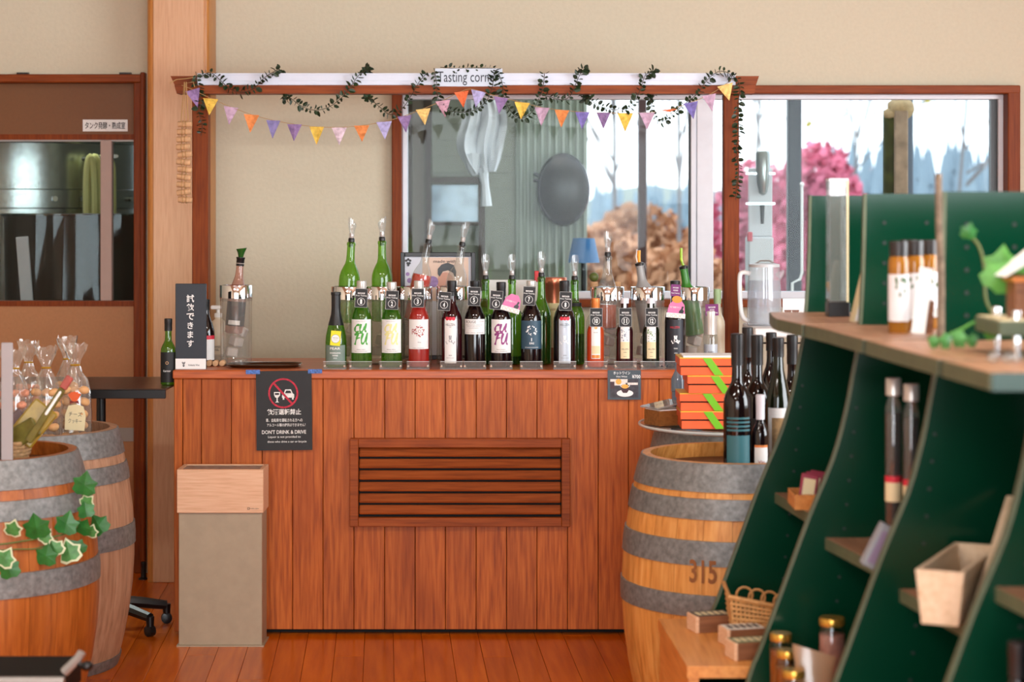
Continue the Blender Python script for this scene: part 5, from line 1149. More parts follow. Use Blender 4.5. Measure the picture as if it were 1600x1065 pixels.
# ================================================================ BARRELS
M_hoop = mat('galvanised_hoop', (124, 125, 124), .5, metal=.4, var=.3, scale=60, bump=.3)
M_head = wood('barrel_head', (66, 36, 14), (98, 56, 22), (120, 74, 34), 'X', .6, 40, .1, .4)
def barrel(label, x, y, h, R0, Rb, hoops, m, n=24, group='wine barrels'):
    t = thing('wine_barrel', label, 'barrel', (0, 0, 0), group); t.location = (x, y, 0)
    def rad(z): q = (z-h/2)/(h/2); return R0+(Rb-R0)*(1-q*q)
    lv = [0, .04, .12, .22, .34, .45, .55, .66, .78, .88, .96, 1.0]; mb = MB(); hw_ = math.pi/n-.0016
    for inn in (0, 1):
        for f in lv:
            r = rad(f*h)-(.026 if inn else 0)
            for s_ in (-1, -.33, .33, 1):
                rr0 = r-(.0022 if (abs(s_) == 1 and not inn) else 0)
                a = s_*hw_; mb.v.append((rr0*math.sin(a), -rr0*math.cos(a), f*h))
    L_ = len(lv)
    for inn in (0, 1):
        b = inn*L_*4
        for j in range(L_-1):
            for i in range(3): mb.f.append((b+j*4+i, b+j*4+i+1, b+j*4+4+i+1, b+j*4+4+i))
    for j in range(L_-1):
        for i in (0, 3): mb.f.append((j*4+i, (j+1)*4+i, L_*4+(j+1)*4+i, L_*4+j*4+i))
    for j in (0, L_-1):
        for i in range(3): mb.f.append((j*4+i, j*4+i+1, L_*4+j*4+i+1, L_*4+j*4+i))
    st = mb.build('stave', m, t, True)
    for k in range(1, n):
        q = st.copy(); COL.objects.link(q); q.rotation_euler = (0, 0, 2*math.pi*k/n)
    for z1, z0 in hoops:
        za, zb = h-z0, h-z1
        MB().lathe([(rad(za)-.001, za), (rad(za)+.004, za+.001), (rad((za+zb)/2)+.005, (za+zb)/2), (rad(zb)+.004, zb-.001), (rad(zb)-.001, zb)], 48, (0, 0, 0), None, False, False).build('hoop', M_hoop, t, True)
    for zz in (h-.045, .03):
        mb = MB().lathe([(R0-.018, zz-.012), (R0-.018, zz)], 36); mb.build('head', M_head, t)
    return t
M_oakL = wood('orange_oak', (122, 60, 14), (160, 86, 28), (180, 104, 42), 'Z', .4, 24, .06, .5, bump=.08)
M_oakG = wood('greyed_oak', (146, 106, 78), (178, 136, 106), (194, 156, 126), 'Z', .55, 24, .06, .6, bump=.08)
M_oakR = wood('golden_oak', (176, 106, 40), (212, 144, 70), (228, 166, 94), 'Z', .5, 24, .08, .5, bump=.08)
HL = [(0, .088), (.118, .178), (.33, .405)]
HR = [(0, .085), (.103, .165), (.226, .30), (.385, .452)]
b1 = barrel('orange oak barrel with ivy trailing across its front', -1.66, 6.24, .84, .29, .36, HL+[(.775, .84)], M_oakL)
b2 = barrel('greyish oak barrel carrying the bags of cookies', -1.678, 6.975, .83, .29, .35, HL+[(.79, .83)], M_oakG)
b3 = barrel('golden oak barrel carrying the dark wine bottles beside the green shelf', .70, 6.26, .83, .29, .355, HR+[(.755, .83)], M_oakR)
b4 = barrel('golden oak barrel with a round tray of orange boxes near the counter', .79, 6.972, .83, .285, .338, HR+[(.755, .83)], M_oakR)
mb = MB(); wf = wrapf(.3555, 0)
put(mb, shift(text_geo('315', w=.085, h=.07, bold=.02), -.135, .515), lambda u, v: wf(u, v)); mb.build('branded_number', mat('branded_ink', (140, 84, 40), .7), b3)

# ---- ivy on the left barrel
M_ivy = mat('ivy_leaf', (72, 132, 66), .45, var=.35, scale=40); M_ivyw = mat('ivy_pale_margin', (206, 214, 176), .5); M_ivyd = mat('ivy_dark_leaf', (38, 106, 42), .4, var=.25, scale=40)
iv = thing('ivy_vine', 'variegated ivy vine trailing across the orange oak barrel', 'vine', P(60, 830, 5.88))
IV = [(0, -.72), (.42, -.80), (.86, -.50), (.74, -.08), (.92, .30), (.46, .46), (0, 1.08), (-.46, .46), (-.92, .30), (-.74, -.08), (-.86, -.50), (-.42, -.80)]
def on_barrel(px, gap):
    "depth at which the sight line of column px meets the orange barrel's side"
    k = (px-800)/FPX; cx_, cy_ = -1.66, 6.24; rr_b = .345+gap
    a = 1+k*k; b = -2*(k*cx_+cy_); c = cx_*cx_+cy_*cy_-rr_b*rr_b; d = b*b-4*a*c
    return (-b-math.sqrt(d))/(2*a) if d > 0 else -b/(2*a)
def ivy_leaf(px, py, Y, s, rot, variegated, tilt=.3, parent=iv):
    c = P(px, py, Y); k = Y/FPX; m = Matrix.Translation(c) @ Matrix.Rotation(rot, 4, 'Y') @ Matrix.Rotation(tilt, 4, 'X')
    def f(u, v, d): return m @ Vector((u*s*k, -d+.12*s*k*(abs(u)), v*s*k))
    mb = MB(); vs = [f(0, 0, .003)]+[f(u, v, 0) for u, v in IV]+[f(u, v, -.0012) for u, v in IV]
    n = 12; fs = [(0, 1+i, 1+(i+1) % n) for i in range(n)]+[(1+i, 13+i, 13+(i+1) % n, 1+(i+1) % n) for i in range(n)]+[tuple(range(13, 25))]
    o = mb.add(vs, fs).build('leaf', M_ivyw if variegated else M_ivyd, parent)
    if variegated:
        mb = MB(); mb.add([f(0, 0, .0042)]+[f(u*.80, v*.80, .0018) for u, v in IV], [(0, 1+i, 1+(i+1) % n) for i in range(n)]).build('leaf_centre', M_ivy, o)
    return o
Yi = 5.85
MB().tube([P(a, b, on_barrel(a, .012)) for a, b, y in smooth_pts([(-30, 852, 5.86), (10, 849, 5.86), (48, 843, 5.862), (84, 838, 5.89), (110, 830, 5.93), (124, 815, 5.98), (128, 790, 6.0), (130, 760, 6.02)], 4)], .003, 6).tube([P(a, b, on_barrel(a, .012)) for a, b, y in smooth_pts([(-30, 862, 5.86), (20, 858, 5.86), (60, 856, 5.86), (90, 842, 5.89)], 4)], .0025, 6).build('stem', mat('ivy_stem', (96, 104, 50), .6), iv, True)
for px, py, s, rot, vg_, Y in ((20, 826, 17, .3, 1, 5.845), (57, 824, 24, -.15, 0, 5.85), (71, 838, 14, .6, 1, 5.85), (8, 872, 19, .5, 1, 5.845), (14, 888, 20, -.3, 0, 5.835), (72, 868, 20, .2, 0, 5.85), (86, 856, 17, -.5, 1, 5.86), (108, 862, 22, -.3, 1, 5.88), (104, 818, 21, .25, 0, 5.90), (120, 856, 17, -.7, 0, 5.90), (130, 824, 16, .5, 0, 5.94), (134, 796, 16, -.2, 0, 5.96), (132, 757, 22, .2, 0, 5.98), (136, 784, 14, .8, 1, 5.975), (154, 820, 19, -.6, 0, 5.95), (142, 830, 13, .4, 1, 5.94)):
    ivy_leaf(px, py, on_barrel(px, .03), s*on_barrel(px, .03)/Y*.97, rot, vg_, R.uniform(-.25, .35))

# ---- bags of cookies on the greyish barrel
M_film = thin_glass('cellophane', (248, 247, 244), 2.4, rough=.10, body=.10, bodycol=(236, 230, 220)); M_gold = mat('gold_tie', (214, 166, 44), .3, metal=.6)
M_cookie = mat('cookie', (214, 164, 112), .8, var=.15, scale=30); M_crumb = mat('pink_crumb_cookie', (206, 140, 112), .85, var=.35, scale=60); M_kraft = mat('cream_card', (226, 212, 170), .6)
def cookie_bag(label, px, Y, base_z, top_z, w, cookies, card_=False, seed=0, tie=.79):
    r = random.Random(seed); x = X(px, Y); h = top_z-base_z; t = thing('cookie_bag', label, 'bag', (x, Y, base_z), 'cellophane cookie bags')
    for k in range(15):
        q = (k % 3-1)*w*.60+r.uniform(-.005, .005); lv = k//3; s_ = w*.37
        MB().ico((x+q*.95, Y-.012+r.uniform(-.012, .008), base_z+.022+lv*h*.118), s_, 2, (1, .8, .72), .05, Matrix.Rotation(r.uniform(-.5, .5), 3, 'Y').to_4x4()).build('cookie', cookies, t, True)
    mb = MB(); n = 26; lv = [(.85, .0), (1.0, .05), (1.02, .3), (.95, .5), (.7, .64), (.42, .72), (.24, tie), (.36, tie+.06), (.62, .93), (.72, 1.0)]
    for j, (q, z) in enumerate(lv):
        for i in range(n):
            a = 2*math.pi*i/n; rr0 = w*q*(1+(.05 if j < 4 else .16)*math.sin(i*3.1+j*1.3+seed))+r.uniform(-.0015, .0015)
            mb.v.append((x+rr0*math.cos(a), Y+rr0*.62*math.sin(a), base_z+h*z+(r.uniform(-.01, .01) if j == len(lv)-1 else 0)))
    for j in range(len(lv)-1):
        for i in range(n): mb.f.append((j*n+i, j*n+(i+1) % n, (j+1)*n+(i+1) % n, (j+1)*n+i))
    mb.f.append(tuple(range(n))); mb.build('film', M_film, t, True)
    MB().tube([(x+w*.27*math.cos(i*.45), Y+w*.2*math.sin(i*.45), base_z+h*tie) for i in range(14)], .003, 6, True).build('tie', M_gold, t, True)
    if card_:
        m_ = T(x+w*.15, Y-w*.66, base_z+h*.28, 0, 0, .06); o = MB().prism([(-.034, -.05), (.034, -.05), (.036, .0), (.026, .034), (0, .040), (-.026, .034), (-.036, 0)], -.001, .001, lambda u, v, d: m_ @ Vector((u, d, v))).build('card', M_kraft, t)
        for s_, dz in (('チーズ', .006), ('クッキー', -.018)):
            mb = MB(); put(mb, shift(text_geo(s_, w=.046, h=.016, bold=.0), 0, dz), lambda u, v: m_ @ Vector((u, -.0018, v))); mb.build('lettering', M_ink, o)
        m2 = Matrix.Translation((x+w*.1, Y-w*.70, base_z+h*.28+.058)); fan = [(-.006, -.010), (.006, -.010)]+[((.024+(.003 if q % 2 else 0))*math.sin(1.1-q*.22), .004+(.020+(.003 if q % 2 else 0))*math.cos(1.1-q*.22)) for q in range(11)]
        MB().prism(fan, -.0015, .0015, lambda u, v, d: m2 @ Vector((u, d, v))).build('orange_wrapper', mat('orange_ribbon', (224, 96, 48), .6), o)
        MB().prism([(-.016, -.016), (-.003, -.012), (.003, -.012), (.016, -.016), (.014, -.004), (.003, -.008), (-.003, -.008), (-.014, -.004)], -.003, -.0016, lambda u, v, d: m2 @ Vector((u, d, v))).build('bow', mat('dark_red_bow', (120, 40, 34), .6), o)
    return t
bz = .785
for x_, y_, top, w_, ck_, cd_, sd, lab in ((-1.52, 6.93, 1.125, .056, M_cookie, True, 3, 'cookie bag with a cream card and orange ribbon at the right front'), (-1.605, 6.86, 1.12, .054, M_cookie, False, 5, 'cookie bag just left of the cream-carded bag'), (-1.705, 6.83, 1.12, .054, M_crumb, False, 7, 'cookie bag with pink crumbs behind the wicker basket'), (-1.80, 6.87, 1.105, .052, M_crumb, False, 9, 'pink crumb cookie bag at the left edge behind the grey strip'), (-1.575, 7.05, 1.14, .05, M_cookie, False, 11, 'cookie bag at the back behind the cream-carded bag'), (-1.70, 7.0, 1.13, .05, M_crumb, False, 13, 'crumb cookie bag at the back on the left')):
    cookie_bag(lab, 800+x_*FPX/y_, y_, bz, top, w_, ck_, cd_, sd)

# ---- wicker basket with snack packets on the orange barrel
M_wick = mat('pale_wicker', (176, 138, 96), .7, var=.25, scale=60, bump=.4)
kb = thing('wicker_basket', 'pale braided basket on the orange oak barrel at the left edge', 'basket', (X(0, 6.15), 6.15, .795)); bcx, bcy = X(-8, 6.15), 6.15
for k in range(7):
    r_ = .088+.004*k; MB().tube([(bcx+(r_+.004*math.sin(i*math.pi*.9+k*math.pi))*math.cos(i*2*math.pi/40), bcy+(r_+.004*math.sin(i*math.pi*.9+k*math.pi))*math.sin(i*2*math.pi/40), .803+k*.0125) for i in range(40)], .0072, 6, True).build('weave_ring', M_wick, kb, True)
MB().lathe([(.085, .796), (.085, .802)], 28, (bcx, bcy, 0)).build('base', M_wick, kb)
M_pk = [mat('gold_packet', (150, 124, 40), .3, var=.3, scale=30), mat('mauve_packet', (120, 102, 104), .35, var=.2, scale=30), mat('olive_packet', (104, 96, 40), .3, var=.3, scale=30), mat('rust_packet', (160, 76, 66), .4, var=.2, scale=30)]
for i, (px, py, w, h, tilt, dz, lab) in enumerate(((74, 655, 22, 56, 38, 0, 'gold snack packet leaning out of the wicker basket'), (40, 665, 20, 50, 52, .02, 'mauve snack packet standing in the wicker basket'), (56, 672, 16, 46, 60, -.03, 'olive snack packet low in the wicker basket'))):
    c = P(px-22, py+6, 6.12+dz); k = 6.12/FPX
    o = MB().bbox(-w*k, w*k, -.006, .006, -h*k*.6, h*k*.6, .005, Matrix.Translation(c) @ Matrix.Rotation(math.radians(tilt), 4, 'Y') @ Matrix.Rotation(math.radians(-12+8*i), 4, 'X')).build('snack_packet', M_pk[i], None, False, (c.x, c.y, .81)); tag(o, lab, 'packet', 'snack packets in the basket')
# red-tipped pick leaning from the basket
c0, c1 = P(70, 650, 6.06), P(110, 588, 6.06); bd = thing('snack_stick', 'dark snack bar with a red tip leaning from the basket', 'snack', tuple(P(40, 690, 6.06)))
def flatbar(name, a, b, w, th, m, par):
    d = (b-a); l = d.length; an = math.atan2(d.x, d.z); return MB().bbox(-w, w, -th, th, 0, l, .003, Matrix.Translation(a) @ Matrix.Rotation(an, 4, 'Y')).build(name, m, par)
flatbar('wrapper', P(44, 690, 6.06), P(98, 607, 6.06), .011, .005, M_pk[2], bd); flatbar('wrapper_edge', P(71, 648, 6.052), P(95, 611, 6.052), .004, .002, M_white, bd); flatbar('tip', P(98, 607, 6.06), P(110, 588, 6.06), .012, .005, M_pk[3], bd)
gs = thing('price_strip', 'tall flat grey plastic strip standing in the basket at the left edge', 'strip', tuple(P(8, 700, 6.0)))
MB().bbox(X(2, 6.0), X(20, 6.0), 5.996, 6.004, .80, Z(535, 6.0), .002).build('strip', mat('grey_plastic_strip', (158, 154, 156), .5), gs); box('holder', M_black, gs, X(-8, 6.0), X(9, 6.0), 6.005, 6.03, .795, Z(640, 6.0), .002)
# ---- black trolley at the bottom left
bk = thing('black_basket_trolley', 'black wire basket trolley at the lower left corner', 'trolley', (-1.32, 5.0, 0))
zt_ = .452
MB().bbox(-1.62, X(105, 4.95), 4.80, 5.12, zt_-.075, zt_-.005, .008).build('basket', mat('black_padded', (12, 12, 13), .65, spec=.2), bk)
MB().tube([(-1.62, 4.78, zt_+.008), (X(100, 4.78), 4.78, zt_+.008)], .012, 10).build('front_rail', M_greyalu, bk, True)
for q in range(6): MB().tube([(-1.58+.085*q, 4.795, zt_-.07), (-1.58+.085*q, 4.79, zt_-.002)], .004, 6).build('wire', M_steel, bk)
MB().tube([P(100, 1050, 4.9), P(122, 1028, 4.9), P(128, 1018, 4.9)], [.012, .011, .01], 8).build('lever', M_greyalu, bk, True); MB().ico(P(136, 1040, 4.9), .016, 2, (1, 1, .8)).tube([P(120, 1036, 4.9), P(136, 1040, 4.9)], .006, 6).build('knob', M_black, bk, True)
for a in (-1.6, -1.16):
    for b in (4.83, 5.09): MB().tube([(a, b, 0), (a, b, zt_-.07)], .011, 8).build('leg', M_black, bk)

# ---- dark wine bottles on the golden barrel
hz = .83-.045
def dk(label, px, Y, top, r, style='mag', g=M_wine, cap=M_foil_k, capz=.78):
    h_ = Z(top, Y)-hz; return bottle('wine_bottle', label, (X(px, Y), Y, hz), h_, r, style, g, cap, capz, group='dark bottles on the barrel')[0]
t = dk('tall dark bottle with a teal striped label on the barrel', 1152, 6.06, 522, .0425); f = wrapf(.0436, 0)
label_patch(t, .0432, .040, .015, .125, mat('teal_label', (48, 104, 112), .5)); 
for q in range(4): label_patch(t, .0434, .040, .138+q*.012, .144+q*.012, bpy.data.materials['teal_label'], 'label_stripe')
t = dk('tall dark bottle right behind the teal-labelled one', 1183, 6.22, 524, .0425)
label_patch(t, .0432, .035, .06, .16, mat('dark_grey_label', (44, 42, 46), .5))
t = dk('small dark bottle with white screw cap and white label', 1188, 6.055, 617, .026, 'half', M_wine, M_foil_w, .70); label_patch(t, .0266, .022, .012, .095, M_paper); label_patch(t, .0268, .022, .088, .095, M_foil_o, 'label_top_band'); letters(t, 'Vin', wrapf(.0272, 0), 0, .045, .022, .008, M_redprint)
t = dk('dark green bottle with a rounded white label at the shelf side', 1216, 6.14, 528, .040, 'sloped', M_dkgreen, M_foil_k, .86); label_patch(t, .0406, .040, .02, .20, M_paper); label_patch(t, .041, .026, .05, .17, mat('ochre_label', (150, 120, 80), .6, var=.5, scale=40), 'label_picture')
t = dk('dark bottle at the back of the barrel left of the jug', 1168, 6.42, 512, .038)
t = dk('dark bottle with an orange-yellow neck band at the back of the barrel', 1205, 6.44, 520, .038, 'bord', M_wine, M_foil_k, .86)
MB().lathe([(.0165, .215), (.0165, .24)], 18, (0, 0, 0), None, False, False).build('neck_band', M_foil_o, t, True)
t = dk('dark bottle half hidden by the green shelf panel', 1238, 6.30, 524, .039)
for i, (px, yy) in enumerate(((1106, 6.075), (1124, 6.07))):
    o = MB().prism([(-.012, 0), (.012, 0), (.009, .03), (-.002, .034), (-.010, .020)], -.008, .008, lambda u, v, d: Vector((X(px, yy)+u, yy+d, hz+v))).build('price_tent', M_white, None, False, (X(px, yy), yy, hz)); tag(o, ['small white price tent on the barrel, left of two', 'small white price tent right beside the teal-labelled bottle'][i], 'price card', 'price tents')

# ---- glass tray, orange boxes and wooden box on the rear barrel
gx, gy, gz = .79, 6.972, .83
gt_ = thing('glass_tray', 'round clear glass tray on the rear barrel', 'tray', (gx, gy, gz)); MB().lathe([(.30, 0), (.335, .004), (.345, .012), (.345, .017), (.33, .012), (.2, .008)], 48, (gx, gy, gz)).build('plate', thin_glass('tray_glass', (226, 236, 234), 1.5, body=.15, bodycol=(225, 232, 230)), gt_, True)
MB().tube([(gx+.344*math.cos(i*2*math.pi/56), gy+.344*math.sin(i*2*math.pi/56), gz+.014) for i in range(56)], .005, 6, True).build('rim', mat('glass_rim', (206, 214, 212), .2), gt_, True)
M_ob = mat('orange_box', (226, 92, 40), .5, var=.04); M_oy = mat('yellow_lining', (228, 186, 60), .6); M_og = mat('green_ribbon', (110, 180, 20), .4); kx = 6.86/FPX
ob = [(1063, 636, 672, 26, 'lowest'), (1062, 609, 637, 14, 'second from the bottom'), (1074, 586, 609, 22, 'third from the bottom'), (1062, 556, 586, 18, 'topmost')]
zb = gz+.017; obh = (Z(556, 6.86)-zb)/4
for i, (px, _, _, dx, nm_) in enumerate(ob):
    x0 = X(px, 6.78); t = thing('orange_gift_box', 'orange gift box with green ribbon, %s of its stack' % nm_, 'box', (x0+.1, 6.88, zb+i*obh), 'stacked orange gift boxes'); z0 = zb+i*obh; x1 = x0+.235; ya, yb_ = 6.775+.01*(i % 2), 6.96
    box('base', M_ob, t, x0+.004, x1-.004, ya+.004, yb_, z0, z0+obh*.46, .001); box('seam', M_dark, t, x0+.007, x1-.007, ya+.007, yb_-.003, z0+obh*.46, z0+obh*.54)
    box('lid', M_ob, t, x0, x1, ya, yb_+.003, z0+obh*.54, z0+obh*.95, .001); box('lid_lining', M_oy, t, x0+.0005, x1-.0005, ya+.0005, yb_+.002, z0+obh*.95, z0+obh*.995)
    mb = MB(); u0 = x0+.078; mb.add([(u0, ya-.002, z0+obh*.97), (u0+.03, ya-.002, z0+obh*.97), (u0+.072, ya-.002, z0+.001), (u0+.042, ya-.002, z0+.001)], [(0, 1, 2, 3)]); mb.add([(v[0], v[1]+.0012, v[2]) for v in mb.v[:4]], [(0, 1, 2, 3)]); mb.build('ribbon', M_og, t)
o = MB().bbox(X(1067, 6.8), X(1170, 6.8), 6.79, 6.93, zb+4*obh, zb+4*obh+.006, .001).build('leaflet', M_white, None, False, (X(1110, 6.8), 6.86, zb+4*obh)); tag(o, 'pale leaflet lying on the orange box stack', 'leaflet')
pb_ = thing('acrylic_display', 'pale blue-grey acrylic display standing behind the orange boxes', 'display', (X(1062, 7.12), 7.12, gz+.012)); M_pb = thin_glass('blue_acrylic', (160, 184, 200), 1.2, body=.45, bodycol=(146, 168, 186))
MB().lathe([(.024, .01), (.026, .03), (.026, .16), (.012, .19), (.012, .215)], 18, (X(1060, 7.12), 7.12, gz)).build('bottle_part', M_pb, pb_, True); box('back_panel', M_pb, pb_, X(1052, 7.16), X(1098, 7.16), 7.16, 7.165, gz+.013, Z(590, 7.16)); box('front_panel', M_pb, pb_, X(1050, 7.06), X(1060, 7.06), 7.05, 7.10, gz+.013, Z(612, 7.06))
wbx = thing('wooden_box', 'small brown wooden box with a tilted glass lid on the round tray', 'box', (X(1040, 6.93), 6.93, gz+.013)); M_wb = wood('brown_box_wood', (110, 66, 26), (140, 88, 40), (156, 102, 52), 'X', .5, 30, .02, .4)
m_ = T(X(1040, 6.95), 6.97, gz+.013, math.radians(28))
for a in ((-.055, .055, -.05, -.045), (-.055, .055, .045, .05), (-.055, -.050, -.045, .045), (.050, .055, -.045, .045)): MB().box(a[0], a[1], a[2], a[3], 0, .052, m_).build('side', M_wb, wbx)
MB().box(-.05, .05, -.045, .045, 0, .006, m_).build('bottom', M_wb, wbx)
MB().bbox(-.062, .062, -.056, .056, -.003, .003, .002, m_ @ Matrix.Translation((-.008, 0, .070)) @ Matrix.Rotation(math.radians(-9), 4, 'Y')).build('glass_lid', thin_glass('lid_glass', (220, 226, 226), 1.5, body=.35, bodycol=(220, 224, 224)), wbx)
MB().box(-.052, .052, -.047, .047, .051, .056, m_).build('paper_lining', M_white, wbx)
# ================================================================ GREEN DISPLAY SHELF
M_gp = mat('green_lacquer', (1, 50, 32), .2, spec=.38, var=.06, scale=3)
M_ge = mat('olive_edge', (84, 94, 70), .5, var=.12, scale=30); M_gd = mat('dark_green_joint', (16, 50, 34), .5)
M_ltop = wood('tan_shelf_top', (128, 88, 64), (160, 116, 88), (178, 136, 108), 'Y', .4, 30, .03, .4)
us = thing('display_shelf', 'dark green display shelf with curved panels along the right', 'shelf', (1.1, 4.4, 0))
PR = [(0, -.40), (.20, -.352), (.435, -.286), (.494, -.262), (.645, -.206), (.83, -.138), (.97, -.080), (1.085, -.048), (1.18, -.030), (1.275, -.014), (1.45, -.004), (1.632, 0)]
PS = [(a, b) for b, a in [(z, o) for z, o in smooth_pts(PR, 3)]]     # (offset, z)
PANELS = [(5.58, .834), (4.95, .876), (4.37, .948), (3.78, 1.015), (3.15, 1.085)]
WT = .42
for Yp, x0 in PANELS:
    poly = [(x0+o_, z) for o_, z in PS]+[(x0+WT-o_, z) for o_, z in reversed(PS)]
    p = MB().prism(poly, Yp, Yp+.02, lambda u, v, d: Vector((u, d, v))).build('panel', M_gp, us)
    mb = MB(); n = len(PS)
    for o_, z in PS:
        mb.v += [(x0+o_-.0015, Yp-.0008, z), (x0+o_-.0015, Yp+.0205, z), (x0+o_+.006, Yp-.0008, z)]
    for i in range(n-1): mb.f += [(3*i, 3*i+1, 3*i+4, 3*i+3), (3*i, 3*i+3, 3*i+5, 3*i+2)]
    mb.build('edge_band', M_ge, p)
    mb = MB()
    for dx in (.05, .155):
        for k in range(5):
            mb.lathe([(.0055, 0), (.0055, .0012)], 8, (0, 0, 0), Matrix.Translation((x0+dx, Yp-.0002, 1.36+.05*k)) @ Matrix.Rotation(math.pi/2, 4, 'X'))
    for k in range(11):
        z = .50+.06*k; mb.lathe([(.0045, 0), (.0045, .0012)], 8, (0, 0, 0), Matrix.Translation((x0-.02+(z-1.1)*.1, Yp-.0002, z)) @ Matrix.Rotation(math.pi/2, 4, 'X'))
    o = mb.build('peg_holes', mat('peg_hole', (4, 30, 22), .6) if 'peg_hole' not in bpy.data.materials else bpy.data.materials['peg_hole'], p); o['kind'] = 'stuff'
    MB().lathe([(.009, 0), (.008, .003)], 12, (0, 0, 0), Matrix.Translation((x0+.035, Yp-.0002, 1.245)) @ Matrix.Rotation(math.pi/2, 4, 'X')).build('cam_screw', M_greyalu, p)
# ledge boards between the panels (z 1.305)
ZL = 1.305
lp = [(5.575, .72), (5.25, .69), (4.97, .725), (4.77, .750), (4.126, .790), (3.49, .837)]
def lx(y):
    for (y0, a), (y1, b) in zip(lp[:-1], lp[1:]):
        if y1 <= y <= y0: return a+(b-a)*(y0-y)/(y0-y1)
    return lp[-1][1]
for ya, yb in ((5.575, 4.975), (4.945, 4.395), (4.365, 3.805), (3.775, 3.49)):
    n = 5; ys = [ya+(yb-ya)*i/n for i in range(n+1)]; poly = [(lx(y), y) for y in ys]+[(1.40, yb), (1.40, ya)]
    o = MB().prism(poly, ZL-.030, ZL, lambda u, v, d: Vector((u, v, d))).build('ledge_board', M_ge, us)
    poly2 = [(lx(y)+.002, y-(.001 if i == 0 else -.001 if i == n else 0)) for i, y in enumerate(ys)]+[(1.399, yb+.001), (1.399, ya-.001)]
    MB().prism(poly2, ZL, ZL+.0015, lambda u, v, d: Vector((u, v, d))).build('ledge_surface', M_ltop, o)
for Yp, x0 in PANELS[1:4]:
    box('ledge_joint', M_gd, us, lx(Yp)+.001, x0-.005, Yp-.004, Yp+.024, ZL-.029, ZL-.001)
box('ledge_end', M_gp, us, lx(3.49)+.004, 1.40, 3.484, 3.489, ZL-.031, ZL+.001)
# lower shelves, bases
for (Ya, xa), (Yb, xb), zz in zip(PANELS[:-1], PANELS[1:], (.800, .777, .76, .876)):
    poly = [(xa-.098, Ya-.002), (xb+.02-.098, Yb+.022), (xb+WT+.1, Yb+.022), (xa+WT+.1, Ya-.002)]
    o = MB().prism(poly, zz-.028, zz, lambda u, v, d: Vector((u, v, d))).build('shelf_board', M_ge, us)
    poly = [(xa-.096, Ya-.003), (xb+.022-.098, Yb+.023), (xb+WT+.1, Yb+.023), (xa+WT+.1, Ya-.003)]
    MB().prism(poly, zz, zz+.0012, lambda u, v, d: Vector((u, v, d))).build('shelf_surface', M_ltop, o)
    box('back_panel', M_gp, us, xa+WT/2-.01, xa+WT/2, Yb+.022, Ya-.002, .05, 1.27)
    box('kick_board', M_gp, us, xa-.30, xa+.5, Yb+.022, Ya-.002, .0, .06)

# ---- orange wooden bench at the shelf foot with small boxes and a basket
M_bench = wood('honey_bench', (186, 112, 50), (212, 140, 70), (224, 156, 86), 'Y', .35, 26, .02, .4, bump=.05)
zb = .449; be = thing('display_bench', 'honey-coloured wooden bench at the foot of the green shelf', 'bench', (.60, 5.2, 0))
xf0, xf1 = .409, .439
mb = MB().prism([(xf0, 5.57), (xf1, 4.99), (xf1+.36, 4.99), (xf0+.36, 5.57)], zb-.03, zb, lambda u, v, d: Vector((u, v, d))); mb.build('top', M_bench, be)
mb = MB().prism([(xf0+.004, 5.566), (xf1+.004, 4.994), (xf1+.03, 4.994), (xf0+.03, 5.566)], 0, zb-.03, lambda u, v, d: Vector((u, v, d))); mb.build('side_board', M_bench, be)
be2 = thing('display_bench', 'second honey-coloured bench nearer the camera with the gold-lidded jars', 'bench', (.68, 4.66, 0))
zb2 = .405; MB().prism([(.47, 4.945), (.52, 4.395), (.92, 4.395), (.87, 4.945)], zb2-.03, zb2, lambda u, v, d: Vector((u, v, d))).build('top', M_bench, be2); MB().prism([(.474, 4.94), (.524, 4.40), (.55, 4.40), (.50, 4.94)], 0, zb2-.03, lambda u, v, d: Vector((u, v, d))).build('side_board', M_bench, be2)
M_w1 = wood('box_walnut', (96, 56, 32), (128, 80, 50), (146, 98, 66), 'X', .5, 30, .02, .4)
for px, Y, rz, L_, m2, pm, lab in ((1110, 5.42, .28, .105, 'd', (58, 56, 52), 'small walnut box with a dark printed lid by the barrel'), (1160, 5.25, .25, .10, 'w', (226, 222, 210), 'small walnut box with a white printed lid beside the wicker basket'), (1172, 5.09, .25, .09, 'g', (110, 118, 84), 'small walnut box with a green printed lid at the bench front')):
    c = (X(px, Y), Y, zb); t = thing('tea_box', lab, 'box', (0, 0, 0), 'small wooden boxes'); t.location = c; t.rotation_euler = (0, 0, rz)
    MB().bbox(-.055, .055, -.035, .035, 0, .045, .002).build('body', M_w1, t); MB().bbox(-.0555, -.045, -.0355, .0355, .0, .0455, .002).build('end_grain', M_binw, t)
    mb = MB().box(-.05, .05, -.031, .031, .045, .0465); mb.build('printed_lid', mat('lid_print_'+m2, pm, .5, var=.1), t)
    mb = MB()
    for q in range(5): put(mb, rect_geo(-.042+.018*q, -.030+.018*q, -.022, .020), lambda u, v: (u, v, .0468))
    mb.build('lid_pattern', M_ink if m2 == 'w' else M_kraft, t)
